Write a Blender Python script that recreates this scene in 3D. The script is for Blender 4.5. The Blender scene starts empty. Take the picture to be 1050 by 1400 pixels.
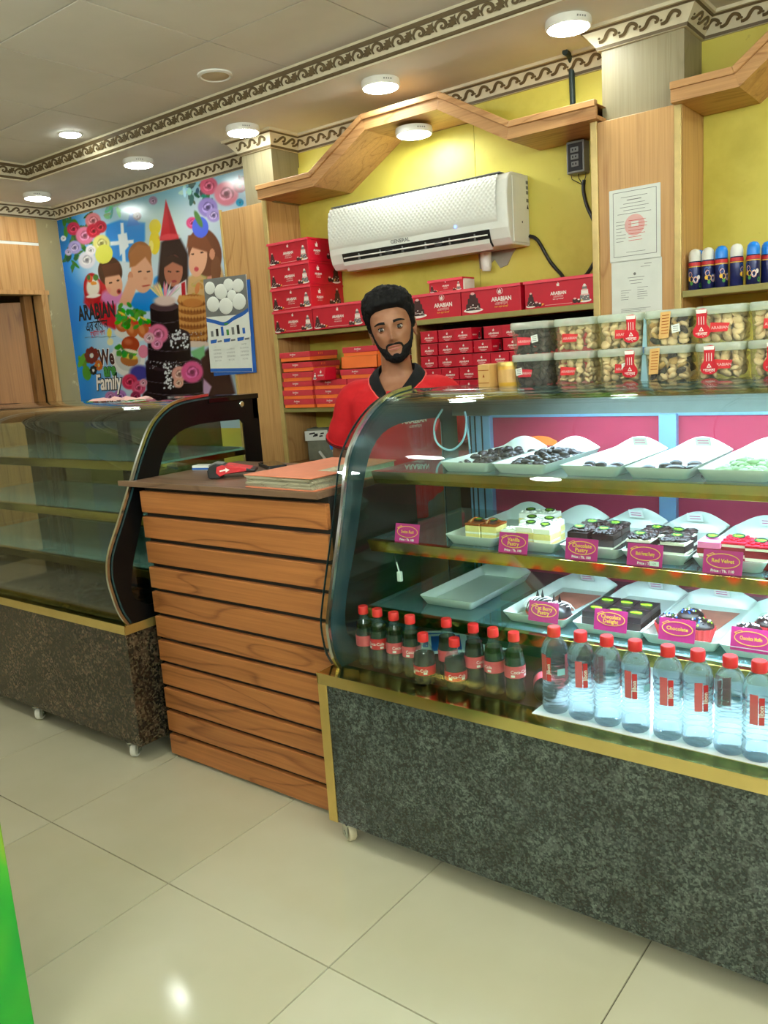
import bpy, math, random
import numpy as np
from mathutils import Vector, Matrix
from mathutils.geometry import tessellate_polygon

S = bpy.context.scene
COL = S.collection
PI = math.pi
rnd = random.Random(7)

# ------------------------------------------------------------------ camera
cam_d = bpy.data.cameras.new('camera')
cam_d.sensor_fit = 'HORIZONTAL'; cam_d.sensor_width = 36.0
cam_d.lens = 36.0 * 1128.55 / 1050.0
cam_d.clip_start = 0.03; cam_d.clip_end = 60
cam = bpy.data.objects.new('camera', cam_d); COL.objects.link(cam)
RX = Vector((0.79367, 0.604604, -0.067393)); DN = Vector((0.060074, -0.18813, -0.980305)); FW = Vector((-0.605375, 0.773991, -0.185634))
mw = Matrix.Identity(4)
for i in range(3):
    mw[i][0] = RX[i]; mw[i][1] = -DN[i]; mw[i][2] = -FW[i]
mw[0][3], mw[1][3], mw[2][3] = 0.0, 0.0, 1.42
cam.matrix_world = mw
S.camera = cam

# ------------------------------------------------------------------ world (even ambient, shut out by the closed walls)
W = bpy.data.worlds.new('world'); S.world = W; W.use_nodes = True
bg = W.node_tree.nodes['Background']
bg.inputs[0].default_value = (0.95, 1.0, 0.92, 1); bg.inputs[1].default_value = 0.6

# ------------------------------------------------------------------ exposure
LAMP = 58.0             # emission strength of the bulkhead lamp diffusers
NICHE = 95.0            # emission strength of the lamp under the canopy
FILL_GLOBE = 50.0         # emission strength of globe lamps added out of view as room fill
FILL_TUBE = 240.0            # emission strength of wall tubes added to brighten the ceiling
LED = 110.0             # emission strength of the case's strip lights
S.view_settings.view_transform = 'Standard'; S.view_settings.look = 'None'
S.view_settings.gamma = 1.0; S.view_settings.use_curve_mapping = False
S.view_settings.exposure = 0.12
S.cycles.transparent_max_bounces = 40
S.cycles.max_bounces = 10
S.cycles.sample_clamp_indirect = 6.0
S.cycles.caustics_reflective = False; S.cycles.caustics_refractive = False

# ------------------------------------------------------------------ materials
def lin(c):
    c = c / 255.0
    return c / 12.92 if c <= 0.04045 else ((c + 0.055) / 1.055) ** 2.4
def L(rgb, k=1.0): return (min(1, lin(rgb[0]) * k), min(1, lin(rgb[1]) * k), min(1, lin(rgb[2]) * k), 1.0)

class N:
    """small node-tree helper"""
    def __init__(s, name):
        s.m = bpy.data.materials.new(name); s.m.use_nodes = True
        s.t = s.m.node_tree; s.b = s.t.nodes['Principled BSDF']; s.out = s.t.nodes['Material Output']
    def n(s, typ, **k):
        o = s.t.nodes.new(typ)
        for a, v in k.items(): setattr(o, a, v)
        return o
    def l(s, a, b): s.t.links.new(a, b)
    def coords(s, scale=(1, 1, 1), rand=False, kind='Object'):
        tc = s.n('ShaderNodeTexCoord'); mp = s.n('ShaderNodeMapping')
        mp.inputs['Scale'].default_value = scale
        s.l(tc.outputs[kind], mp.inputs['Vector'])
        if rand:
            oi = s.n('ShaderNodeObjectInfo'); vm = s.n('ShaderNodeVectorMath', operation='SCALE')
            cb = s.n('ShaderNodeCombineXYZ')
            for i in range(3): s.l(oi.outputs['Random'], cb.inputs[i])
            s.l(cb.outputs[0], vm.inputs[0]); vm.inputs['Scale'].default_value = 37.0
            s.l(vm.outputs[0], mp.inputs['Location'])
        return mp.outputs['Vector']
    def noise(s, vec, scale, detail=3, rough=.55, dist=0):
        o = s.n('ShaderNodeTexNoise'); o.inputs['Scale'].default_value = scale
        o.inputs['Detail'].default_value = detail; o.inputs['Roughness'].default_value = rough; o.inputs['Distortion'].default_value = dist
        s.l(vec, o.inputs['Vector']); return o.outputs['Fac']
    def ramp(s, fac, stops, interp='LINEAR'):
        o = s.n('ShaderNodeValToRGB'); cr = o.color_ramp; cr.interpolation = interp
        while len(cr.elements) < len(stops): cr.elements.new(0.5)
        for e, (p, c) in zip(cr.elements, stops): e.position = p; e.color = c
        s.l(fac, o.inputs['Fac']); return o.outputs['Color']
    def mix(s, fac, a, b, mode='MIX'):
        o = s.n('ShaderNodeMix', data_type='RGBA', blend_type=mode)
        if isinstance(fac, (int, float)): o.inputs[0].default_value = fac
        else: s.l(fac, o.inputs[0])
        for i, x in ((6, a), (7, b)):
            if isinstance(x, tuple): o.inputs[i].default_value = x
            else: s.l(x, o.inputs[i])
        return o.outputs[2]
    def bump(s, h, strength=.2, dist=.002):
        o = s.n('ShaderNodeBump'); o.inputs['Strength'].default_value = strength; o.inputs['Distance'].default_value = dist
        s.l(h, o.inputs['Height']); s.l(o.outputs[0], s.b.inputs['Normal'])
    def set(s, color=None, rough=.5, metal=0, spec=.5, coat=0):
        if color is not None:
            if isinstance(color, tuple): s.b.inputs['Base Color'].default_value = color
            else: s.l(color, s.b.inputs['Base Color'])
        s.b.inputs['Roughness'].default_value = rough; s.b.inputs['Metallic'].default_value = metal
        s.b.inputs['Specular IOR Level'].default_value = spec; s.b.inputs['Coat Weight'].default_value = coat
        return s.m

def plain(name, rgb, rough=.5, metal=0, var=.10, scale=18, spec=.5, coat=0, bump=0):
    n = N(name); v = n.coords(rand=True); f = n.noise(v, scale)
    c = n.ramp(f, [(.3, L(rgb, 1 - var)), (.7, L(rgb, 1 + var))])
    if bump: n.bump(n.noise(v, scale * 12, 4), bump)
    return n.set(c, rough, metal, spec, coat)

def wood(name, light, dark, axis='x', rough=.42, scale=1.0, spec=.4, rings=7.0):
    """cathedral-grain timber, the grain running along one object axis"""
    n = N(name)
    sc = {'x': (.16, 1, 1), 'y': (1, .16, 1), 'z': (1, 1, .16)}[axis]
    v = n.coords(tuple(a * scale for a in sc), rand=True)
    f1 = n.noise(v, 4.2, 2, .5, .3)
    mul = n.n('ShaderNodeMath', operation='MULTIPLY'); mul.inputs[1].default_value = rings
    n.l(f1, mul.inputs[0])
    fr = n.n('ShaderNodeMath', operation='FRACT'); n.l(mul.outputs[0], fr.inputs[0])
    base = n.ramp(fr.outputs[0], [(0, L(dark)), (.10, L(light, .88)), (.55, L(light)), (.93, L(light, .93)), (1, L(dark))])
    v2 = n.coords(tuple(a * scale * (.12 if a < 1 else 1) for a in sc), rand=True)
    fine = n.noise(v2, 95, 3, .6)
    c = n.mix(.38, base, n.ramp(fine, [(.32, L(dark)), (.66, L(light, 1.08))]))
    return n.set(c, rough, 0, spec)

def glass(name, tint=(245, 252, 248), ior=1.5, rough=.01, milk=0.0, milkcol=(235, 240, 235), boost=1.0):
    """thin clear sheet: see-through with a Fresnel mirror on top"""
    n = N(name); n.t.nodes.remove(n.b)
    tr = n.n('ShaderNodeBsdfTransparent'); tr.inputs[0].default_value = L(tint)
    gl = n.n('ShaderNodeBsdfGlossy'); gl.inputs['Roughness'].default_value = rough; gl.inputs['Color'].default_value = (1, 1, 1, 1)
    f0 = ((ior - 1) / (ior + 1)) ** 2 * boost
    lw = n.n('ShaderNodeLayerWeight'); lw.inputs['Blend'].default_value = .5
    pw = n.n('ShaderNodeMath', operation='POWER'); pw.inputs[1].default_value = 5.0; n.l(lw.outputs['Facing'], pw.inputs[0])
    mu = n.n('ShaderNodeMath', operation='MULTIPLY_ADD', use_clamp=True); mu.inputs[1].default_value = 1 - f0; mu.inputs[2].default_value = f0
    n.l(pw.outputs[0], mu.inputs[0])
    mx = n.n('ShaderNodeMixShader'); n.l(mu.outputs[0], mx.inputs[0])
    body = tr.outputs[0]
    if milk:
        df = n.n('ShaderNodeBsdfDiffuse'); df.inputs[0].default_value = L(milkcol)
        sm = n.n('ShaderNodeMixShader')
        ns = n.noise(n.coords(), 20, 2)
        mr = n.n('ShaderNodeMapRange'); mr.inputs['To Min'].default_value = milk * .7; mr.inputs['To Max'].default_value = milk * 1.3
        n.l(ns, mr.inputs['Value']); n.l(mr.outputs[0], sm.inputs[0])
        n.l(body, sm.inputs[1]); n.l(df.outputs[0], sm.inputs[2]); body = sm.outputs[0]
    n.l(body, mx.inputs[1]); n.l(gl.outputs[0], mx.inputs[2]); n.l(mx.outputs[0], n.out.inputs[0])
    return n.m

def glow(name, rgb, strength):
    n = N(name); n.t.nodes.remove(n.b)
    e = n.n('ShaderNodeEmission'); e.inputs[0].default_value = L(rgb); e.inputs[1].default_value = strength
    n.l(e.outputs[0], n.out.inputs[0]); return n.m

def granite(name, base, fleck1, fleck2, s=1.0, rough=.12):
    n = N(name); v = n.coords((1, 1, 1))
    a = n.n('ShaderNodeTexVoronoi'); a.inputs['Scale'].default_value = 150 * s; n.l(v, a.inputs['Vector'])
    b = n.n('ShaderNodeTexVoronoi'); b.inputs['Scale'].default_value = 55 * s; n.l(v, b.inputs['Vector'])
    big = n.noise(v, 7 * s, 4, .6)
    sep = n.n('ShaderNodeSeparateColor'); n.l(a.outputs['Color'], sep.inputs[0])
    sep2 = n.n('ShaderNodeSeparateColor'); n.l(b.outputs['Color'], sep2.inputs[0])
    c1 = n.ramp(sep.outputs[0], [(.0, L(base, .4)), (.45, L(base)), (.75, L(fleck1)), (1, L(fleck1, 1.5))])
    c2 = n.ramp(sep2.outputs[1], [(.55, L(base, .8)), (.85, L(fleck2))])
    c = n.mix(.32, c1, c2)
    c = n.mix(1.0, c, n.ramp(big, [(.3, (.55, .55, .55, 1)), (.7, (1.25, 1.25, 1.25, 1))]), 'MULTIPLY')
    return n.set(c, rough, 0, .5)

M = {}
def build_materials():
    M['slat'] = wood('slat_timber', (170, 108, 58), (110, 62, 28), 'x', .45, 1.3, rings=6)
    M['panel'] = wood('panel_timber', (200, 156, 100), (160, 112, 62), 'z', .4, 1.2)
    M['pelmet'] = wood('pelmet_timber', (198, 150, 98), (150, 100, 56), 'x', .4, 1.4)
    M['shelfwood'] = wood('shelf_timber', (150, 106, 60), (106, 70, 36), 'z', .5, 1.2)
    M['greywood'] = wood('pale_laminate', (142, 132, 104), (124, 114, 84), 'z', .45, 1.5)
    M['doorwood'] = wood('door_timber', (172, 118, 66), (124, 78, 38), 'z', .45, 1.0)
    M['header'] = wood('header_timber', (208, 160, 104), (170, 118, 66), 'z', .4, .9)
    M['top'] = wood('counter_timber', (116, 90, 70), (80, 58, 44), 'x', .4, 1.2)
    M['trim'] = plain('shelf_edge_trim', (150, 142, 84), .35, .25)
    M['strip'] = plain('pale_gold_strip', (196, 172, 110), .35, .3)
    M['gold'] = plain('mirror_gold', (226, 204, 136), .16, 1.0, .06)
    M['goldmat'] = plain('brushed_gold', (206, 178, 104), .34, .75, .06)
    M['brass'] = plain('brass_bar', (178, 158, 78), .14, 1.0, .08)
    M['chrome'] = plain('chrome_edge', (200, 208, 205), .16, 1.0, .04)
    M['alu'] = plain('blue_lit_aluminium', (142, 184, 222), .3, .4, .05)  # blue of the case lighting put into the metal's colour
    M['granite_grey'] = granite('grey_green_granite', (40, 47, 44), (70, 79, 73), (92, 100, 93), 1.5)
    M['granite_brown'] = granite('brown_granite', (38, 34, 27), (84, 74, 57), (100, 76, 62), .9)
    M['dark'] = plain('dark_board', (26, 25, 22), .6)
    M['blackglass'] = plain('black_printed_glass', (8, 9, 10), .06, 0, .05)
    M['tealglass'] = plain('dark_teal_printed_glass', (36, 62, 66), .1, 0, .05)
    M['black'] = plain('black_plastic', (20, 20, 21), .4)
    M['white'] = plain('white_plastic', (228, 228, 220), .35, 0, .03)
    M['acwhite'] = plain('white_ac_shell', (226, 228, 220), .28, 0, .02)
    M['grey'] = plain('grey_plastic', (120, 122, 120), .4)
    M['paper'] = plain('white_paper', (222, 226, 218), .7, 0, .03)
    M['frontwood'] = wood('front_wall_timber', (112, 84, 54), (80, 56, 32), 'z', .5, 1.0)
    M['cream'] = plain('cream_plaster', (196, 186, 156), .7, 0, .05)
    M['moulding'] = plain('moulding_plaster', (206, 196, 168), .55, 0, .06)
    M['mdark'] = plain('moulding_brown_paint', (92, 76, 48), .5, 0, .12)
    M['red'] = plain('carton_red', (192, 10, 40), .42, 0, .05)
    M['redhighlight'] = plain('carton_edge_highlight', (230, 70, 88), .4, 0, .05)  # lighter copy of the carton red, a highlight put into the colour
    M['lidred'] = plain('flat_carton_red', (204, 52, 66), .42, 0, .06)
    M['orange'] = plain('flat_carton_orange', (255, 122, 54), .45, 0, .05)
    M['inkwhite'] = plain('white_print', (238, 230, 222), .5, 0, .02)
    M['inkyellow'] = plain('yellow_print', (236, 190, 60), .5, 0, .04)
    M['inkbrown'] = plain('dark_brown_print', (62, 26, 24), .5, 0, .2)
    M['inkgrey'] = plain('grey_print', (110, 112, 110), .6, 0, .05)
    M['inkblack'] = plain('black_print', (24, 22, 24), .6, 0, .05)
    M['inkred'] = plain('red_print', (200, 40, 46), .5, 0, .05)
    M['inkpink'] = plain('faded_pink_print', (224, 176, 170), .6, 0, .05)
    M['inkblue'] = plain('blue_print', (24, 90, 176), .5, 0, .05)
    M['inkgreen'] = plain('green_print', (60, 140, 60), .5, 0, .05)
    M['capred'] = plain('red_screw_cap', (226, 40, 44), .35, 0, .03)
    M['shirt'] = plain('red_pique_knit', (190, 30, 36), .8, 0, .06, 60, .2, 0, .15)
    M['collar'] = plain('black_rib_knit', (24, 25, 26), .85, 0, .1, 60, .15)
    M['tipping'] = plain('red_tipping_line', (226, 92, 84), .8)
    M['trouser'] = plain('grey_cotton', (96, 98, 96), .85, 0, .08)
    M['hair'] = plain('black_hair', (13, 13, 14), .75, 0, .3, 90, .2)
    M['eyewhite'] = plain('eye_white', (180, 168, 158), .35, 0, .02)
    M['iris'] = plain('dark_iris', (20, 12, 8), .35)
    M['glass'] = glass('clear_glass', (238, 250, 244), 1.5)
    M['curvedglass'] = glass('curved_front_glass', (244, 253, 250), 1.45)
    M['shelfglass'] = glass('shelf_glass', (206, 232, 224), 1.5, .02, .16, (150, 190, 196))
    M['tub'] = glass('clear_tub_plastic', (240, 244, 236), 1.45, .06, .07, (232, 236, 226))
    M['lid'] = glass('milky_lid_plastic', (226, 236, 226), 1.45, .12, .42, (222, 232, 220))
    M['pet'] = glass('clear_bottle_plastic', (244, 252, 252), 1.5, .03, .03, (225, 240, 245))
    M['smokeglass'] = glass('smoked_glass', (150, 166, 158), 1.5)
    M['clearwater'] = glass('bottled_water_thin', (234, 245, 248), 1.6, .05, .13, (206, 228, 240), 1.6)
    M['frost'] = glass('frosted_shelf', (200, 226, 220), 1.5, .03, .55, (150, 184, 180))
    M['railgrey'] = plain('grey_green_rail', (112, 122, 112), .4)
    M['blackpaint'] = plain('black_panel_paint', (9, 9, 10), .3, 0, .05, spec=.25)
    n = N('water_filled_plastic'); n.set(L((244, 251, 255)), .03, 0, .5); n.b.inputs['Transmission Weight'].default_value = 1.0; n.b.inputs['IOR'].default_value = 1.33
    tr_ = n.n('ShaderNodeBsdfTransparent'); tr_.inputs[0].default_value = L((232, 244, 250)); df_ = n.n('ShaderNodeBsdfDiffuse'); df_.inputs[0].default_value = L((206, 228, 240))
    m1 = n.n('ShaderNodeMixShader'); m1.inputs[0].default_value = .12; n.l(tr_.outputs[0], m1.inputs[1]); n.l(df_.outputs[0], m1.inputs[2])
    m2 = n.n('ShaderNodeMixShader'); m2.inputs[0].default_value = .5; n.l(n.b.outputs[0], m2.inputs[1]); n.l(m1.outputs[0], m2.inputs[2]); n.l(m2.outputs[0], n.out.inputs[0]); M['waterfill'] = n.m
    M['magenta'] = plain('magenta_sliding_door', (176, 62, 86), .18, 0, .05)
    M['led'] = glow('cool_led_strip', (205, 228, 255), LED)
    M['lamp'] = glow('lamp_diffuser', (248, 255, 246), LAMP)
    M['fillglobe'] = glow('fill_globe_glow', (252, 255, 250), FILL_GLOBE)
    M['nichelamp'] = glow('canopy_lamp_diffuser', (248, 255, 246), NICHE)
    M['tube'] = glow('fill_tube_glow', (240, 255, 246), FILL_TUBE)
    M['lampblue'] = glow('blue_indicator', (90, 130, 255), 6)
    M['tray'] = plain('white_melamine', (214, 218, 208), .28, 0, .02)
    M['pinktag'] = plain('magenta_tag', (184, 40, 120), .4, 0, .05)
    M['choc'] = plain('dark_chocolate', (40, 22, 18), .38, 0, .25, 60, .5, 0, .4)
    M['chocpiece'] = plain('glossy_dark_chocolate', (44, 34, 36), .3, 0, .25, 60)
    M['sponge'] = plain('yellow_sponge', (226, 206, 130), .8, 0, .1, 90, .3, 0, .4)
    M['creamy'] = plain('whipped_cream', (240, 236, 214), .6, 0, .04, 60, .4, 0, .3)
    M['caramel'] = plain('caramel_glaze', (150, 76, 30), .25, 0, .25, 40)
    M['redcake'] = plain('red_velvet_sponge', (110, 14, 18), .75, 0, .15, 90, .3, 0, .4)
    M['redcrumb'] = plain('red_crumbs', (206, 22, 48), .7, 0, .25, 160, .3, 0, .6)
    M['pinkcream'] = plain('pink_cream', (226, 120, 160), .5, 0, .1)
    M['pinkcake'] = plain('reddish_mottle', (186, 112, 92), .5, 0, .25, 12)
    M['cup'] = plain('red_paper_cup', (196, 54, 56), .6, 0, .1)
    M['picklabel'] = plain('dark_green_pick', (22, 44, 30), .35)
    M['lime'] = plain('lime_print', (150, 200, 40), .5)
    M['cookie'] = plain('pale_biscuit', (240, 206, 160), .75, 0, .14, 40, .3, 0, .3)
    M['cookiedark'] = plain('dark_biscuit', (62, 44, 40), .7, 0, .3, 40, .3, 0, .3)
    M['cookiemix'] = plain('mixed_biscuit', (150, 122, 92), .7, 0, .5, 30, .3, 0, .3)
    M['sticker'] = plain('red_sticker', (190, 22, 40), .4, 0, .04)
    M['kraft'] = plain('tan_sticker', (204, 160, 96), .5, 0, .06)
    M['palegreen'] = plain('pale_green_sweet', (176, 206, 164), .6)
    M['jar'] = plain('mustard_jar', (206, 158, 52), .3, 0, .05)
    M['cyan'] = plain('pale_blue_wire', (170, 214, 226), .4)
    M['canblue'] = plain('navy_can_print', (26, 34, 88), .3, .2, .2)
    M['bluecap'] = plain('blue_cap', (20, 130, 230), .3, 0, .03)
    M['cola'] = plain('cola_liquid', (26, 14, 10), .08, 0, .1)
    M['colalabel'] = plain('red_cola_label', (206, 36, 46), .35, 0, .05)
    M['pinklabel'] = plain('pinkish_cola_label', (214, 84, 92), .35, 0, .05)
    M['concrete'] = plain('grey_render', (150, 146, 134), .8)
    M['pipe'] = plain('dark_green_pipe', (26, 46, 44), .5)
    M['ledger'] = plain('salmon_cover', (214, 128, 94), .55, 0, .06)
    M['pages'] = wood('stacked_pages', (178, 172, 146), (110, 104, 84), 'x', .8, 6)
    M['sack'] = plain('grey_sacking', (120, 124, 108), .8, 0, .2, 12)
    # yellow painted board with stains
    n = N('yellow_paint'); v = n.coords()
    big = n.noise(v, 2.2, 5, .6); sm = n.noise(v, 30, 4, .6)
    c = n.ramp(big, [(.25, L((176, 164, 58))), (.5, L((206, 194, 84))), (.8, L((214, 204, 100)))])
    c = n.mix(n.ramp(sm, [(.68, (0, 0, 0, 1)), (.8, (.5, .5, .5, 1))]), c, L((150, 136, 62)))
    M['yellow'] = n.set(c, .5, 0, .4)
    # floor tile
    n = N('glazed_floor_tile'); v = n.coords(rand=True)
    f = n.noise(v, 1.6, 4, .6)
    c = n.ramp(f, [(.3, L((182, 176, 148))), (.7, L((192, 187, 162)))])
    n.set(c, .07, 0, .5); n.b.inputs['Roughness'].default_value = .09
    rr = n.ramp(n.noise(v, 6, 4), [(.3, (.05, .05, .05, 1)), (.8, (.16, .16, .16, 1))]); n.l(rr, n.b.inputs['Roughness'])
    M['floor'] = n.m
    M['grout'] = plain('grout', (84, 78, 60), .9)
    # ceiling board
    n = N('ceiling_board'); v = n.coords(rand=True)
    f = n.noise(v, 1.3, 4, .6); g = n.noise(v, 90, 2)
    c = n.ramp(f, [(.3, L((216, 214, 204))), (.7, L((230, 228, 220)))])
    n.bump(g, .05); M['ceil'] = n.set(c, .7, 0, .3)
    M['joint'] = plain('ceiling_joint', (72, 64, 46), .8)
    # peeling putty wall
    n = N('peeling_putty'); v = n.coords((2.0, 2.0, .9)); f = n.noise(v, 3.0, 6, .7, .5)
    c = n.ramp(f, [(.0, L((158, 144, 104))), (.60, L((166, 152, 112))), (.66, L((216, 204, 160))), (1, L((220, 210, 172)))])
    M['putty'] = n.set(c, .75, 0, .3)
    # skin with lip colour
    n = N('brown_skin'); v = n.coords(); f = n.noise(v, 25, 3)
    c = n.ramp(f, [(.3, L((142, 96, 70))), (.7, L((156, 108, 80)))])
    M['skin'] = n.set(c, .5, 0, .4); n.b.inputs['Subsurface Weight'].default_value = .06; n.b.inputs['Subsurface Radius'].default_value = (.01, .004, .002)
    M['lip'] = plain('lip', (158, 92, 82), .4)
    M['lidskin'] = plain('eyelid_skin', (124, 78, 54), .5)
    # painted colours held on mesh points (poster and other flat prints)
    n = N('printed_vinyl'); at = n.n('ShaderNodeAttribute'); at.attribute_name = 'paint'
    M['vinyl'] = n.set(at.outputs['Color'], .22, 0, .5)
    # green promo wrap
    n = N('green_wrap'); v = n.coords(); 
    sx = n.n('ShaderNodeSeparateXYZ'); n.l(v, sx.inputs[0])
    f = n.noise(n.coords((1, 1, .6)), 2.6, 2, .5, 1.2)
    c = n.ramp(f, [(.30, L((0, 112, 34))), (.47, L((4, 140, 40))), (.56, L((60, 158, 40))), (.64, L((186, 150, 52))), (.7, L((196, 178, 96)))])
    M['greenwrap'] = n.set(c, .25)
build_materials()

# ------------------------------------------------------------------ mesh helpers
class MB:
    def __init__(s): s.v = []; s.f = []; s.m = []; s.mats = []
    def mi(s, mat):
        if mat not in s.mats: s.mats.append(mat)
        return s.mats.index(mat)
    def add(s, vs, fs, mat, T=None):
        o = len(s.v); i = s.mi(mat)
        if T is not None: vs = [T @ Vector(p) for p in vs]
        s.v += [tuple(p) for p in vs]; s.f += [tuple(a + o for a in f) for f in fs]; s.m += [i] * len(fs)
        return s
    def box(s, x0, x1, y0, y1, z0, z1, mat, T=None):
        vs = [(x0, y0, z0), (x1, y0, z0), (x1, y1, z0), (x0, y1, z0), (x0, y0, z1), (x1, y0, z1), (x1, y1, z1), (x0, y1, z1)]
        return s.add(vs, [(0, 3, 2, 1), (4, 5, 6, 7), (0, 1, 5, 4), (1, 2, 6, 5), (2, 3, 7, 6), (3, 0, 4, 7)], mat, T)
    def frustum(s, w0, d0, w1, d1, z0, z1, mat, T=None, c1=(0, 0)):
        vs = [(-w0, -d0, z0), (w0, -d0, z0), (w0, d0, z0), (-w0, d0, z0)] + [(c1[0] + a * w1, c1[1] + b * d1, z1) for a, b in ((-1, -1), (1, -1), (1, 1), (-1, 1))]
        return s.add(vs, [(0, 3, 2, 1), (4, 5, 6, 7), (0, 1, 5, 4), (1, 2, 6, 5), (2, 3, 7, 6), (3, 0, 4, 7)], mat, T)
    def prism(s, pts, fn, t0, t1, mat, holes=(), T=None):
        """closed 2D outline (with holes) given thickness; fn(u, v, t) -> xyz"""
        loops = [list(pts)] + [list(h) for h in holes]
        tri = tessellate_polygon([[Vector((p[0], p[1], 0)) for p in lp] for lp in loops])
        flat = [p for lp in loops for p in lp]; n = len(flat)
        vs = [fn(p[0], p[1], t0) for p in flat] + [fn(p[0], p[1], t1) for p in flat]
        fs = []
        for a, b, c in tri:
            (ax, ay), (bx, by), (cx, cy) = flat[a][:2], flat[b][:2], flat[c][:2]
            if (bx - ax) * (cy - ay) - (by - ay) * (cx - ax) < 0: b, c = c, b
            fs += [(c, b, a), (a + n, b + n, c + n)]
        o = 0
        for lp in loops:
            k = len(lp); area = sum(lp[i][0] * lp[(i + 1) % k][1] - lp[(i + 1) % k][0] * lp[i][1] for i in range(k))
            ccw = area > 0
            for i in range(k):
                a, b = o + i, o + (i + 1) % k
                q = (a, b, b + n, a + n)
                fs.append(q if ccw == (lp is loops[0]) else q[::-1])
            o += k
        return s.add(vs, fs, mat, T)
    def sheet(s, pts, fn, t, mat, T=None):
        tri = tessellate_polygon([[Vector((p[0], p[1], 0)) for p in pts]])
        vs = [fn(p[0], p[1], t) for p in pts]; fs = []
        for a, b, c in tri:
            (ax, ay), (bx, by), (cx, cy) = pts[a][:2], pts[b][:2], pts[c][:2]
            fs.append((a, b, c) if (bx - ax) * (cy - ay) - (by - ay) * (cx - ax) > 0 else (a, c, b))
        return s.add(vs, fs, mat, T)
    def lathe(s, prof, n, mat, T=None, cap=True, wob=None):
        vs = []; fs = []
        for k, (r, z) in enumerate(prof):
            for i in range(n):
                a = 2 * PI * i / n; rr = r * (wob(a, k) if wob else 1)
                vs.append((rr * math.cos(a), rr * math.sin(a), z))
        for k in range(len(prof) - 1):
            for i in range(n):
                j = (i + 1) % n
                fs.append((k * n + i, k * n + j, (k + 1) * n + j, (k + 1) * n + i))
        if cap:
            fs.append(tuple(range(n))[::-1]); fs.append(tuple((len(prof) - 1) * n + i for i in range(n)))
        return s.add(vs, fs, mat, T)
    def tube(s, pts, r, n, mat, T=None, cap=True):
        pts = [Vector(p) for p in pts]; vs = []; fs = []
        rs = r if isinstance(r, (list, tuple)) else [r] * len(pts)
        ref = Vector((0, 0, 1)); prev = None
        for k, p in enumerate(pts):
            d = (pts[min(k + 1, len(pts) - 1)] - pts[max(k - 1, 0)]).normalized()
            if prev is None:
                u = d.cross(ref)
                if u.length < 1e-3: u = d.cross(Vector((1, 0, 0)))
            else: u = prev - d * prev.dot(d)
            u.normalize(); prev = u; w = d.cross(u)
            for i in range(n):
                a = 2 * PI * i / n
                vs.append(p + (u * math.cos(a) + w * math.sin(a)) * rs[k])
        for k in range(len(pts) - 1):
            for i in range(n):
                j = (i + 1) % n
                fs.append((k * n + i, k * n + j, (k + 1) * n + j, (k + 1) * n + i))
        if cap:
            fs.append(tuple(range(n))[::-1]); fs.append(tuple((len(pts) - 1) * n + i for i in range(n)))
        return s.add(vs, fs, mat, T)
    def loft(s, rings, mat, T=None, cap=True):
        n = len(rings[0]); vs = [p for r in rings for p in r]; fs = []
        for k in range(len(rings) - 1):
            for i in range(n):
                j = (i + 1) % n
                fs.append((k * n + i, k * n + j, (k + 1) * n + j, (k + 1) * n + i))
        if cap:
            fs.append(tuple(range(n))[::-1]); fs.append(tuple((len(rings) - 1) * n + i for i in range(n)))
        return s.add(vs, fs, mat, T)
    def ball(s, c, r, mat, n=10, m=6, T=None, sq=(1, 1, 1)):
        prof = []
        rings = []
        for k in range(m + 1):
            t = PI * k / m - PI / 2
            rr = max(math.cos(t), .02)
            rings.append([(c[0] + r * sq[0] * rr * math.cos(2 * PI * i / n), c[1] + r * sq[1] * rr * math.sin(2 * PI * i / n), c[2] + r * sq[2] * math.sin(t)) for i in range(n)])
        return s.loft(rings, mat, T)
    def text(s, body, size, fn, mat, t=.0004, align='C', sx=1.0, bold=0.0, res=2, T=None):
        """flat lettering laid on a surface; fn(u, v, t) -> xyz, u to the right, v up"""
        vs, fs = glyphs(body, bold, res)
        w = max(p[0] for p in vs); x0 = min(p[0] for p in vs)
        off = -(w + x0) / 2 if align == 'C' else (-x0 if align == 'L' else -w)
        return s.add([fn((p[0] + off) * size * sx, (p[1]) * size, t) for p in vs], fs, mat, T)
    def build(s, name, parent=None, smooth=None, bevel=0, loc=None, rot=None):
        me = bpy.data.meshes.new(name); me.from_pydata(s.v, [], s.f)
        for m in s.mats: me.materials.append(M[m] if isinstance(m, str) else m)
        me.polygons.foreach_set('material_index', s.m)
        if smooth is not None:
            me.polygons.foreach_set('use_smooth', [True] * len(s.f)); me.set_sharp_from_angle(angle=math.radians(smooth))
        me.update()
        o = link(name, me, parent, bevel, loc, rot)
        if name in ('printing', 'artwork') and parent is not None: o['kind'] = 'stuff'
        return o
KIDS = {}
def link(name, me, parent=None, bevel=0, loc=None, rot=None):
    o = bpy.data.objects.new(name, me); COL.objects.link(o)
    if parent is not None: o.parent = parent; KIDS.setdefault(parent.name, []).append(o)
    if loc is not None: o.location = loc
    if rot is not None: o.rotation_euler = rot
    if bevel:
        b = o.modifiers.new('bevel', 'BEVEL'); b.width = bevel; b.segments = 2; b.limit_method = 'ANGLE'; b.angle_limit = .6
    return o
_gl = {}
def glyphs(body, bold, res):
    k = (body, bold, res)
    if k not in _gl:
        c = bpy.data.curves.new('lettering', 'FONT'); c.body = body; c.offset = bold; c.resolution_u = res
        o = bpy.data.objects.new('lettering', c); me = o.to_mesh()
        _gl[k] = ([tuple(v.co) for v in me.vertices], [tuple(p.vertices) for p in me.polygons])
        o.to_mesh_clear(); bpy.data.objects.remove(o); bpy.data.curves.remove(c)
    return _gl[k]

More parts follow.
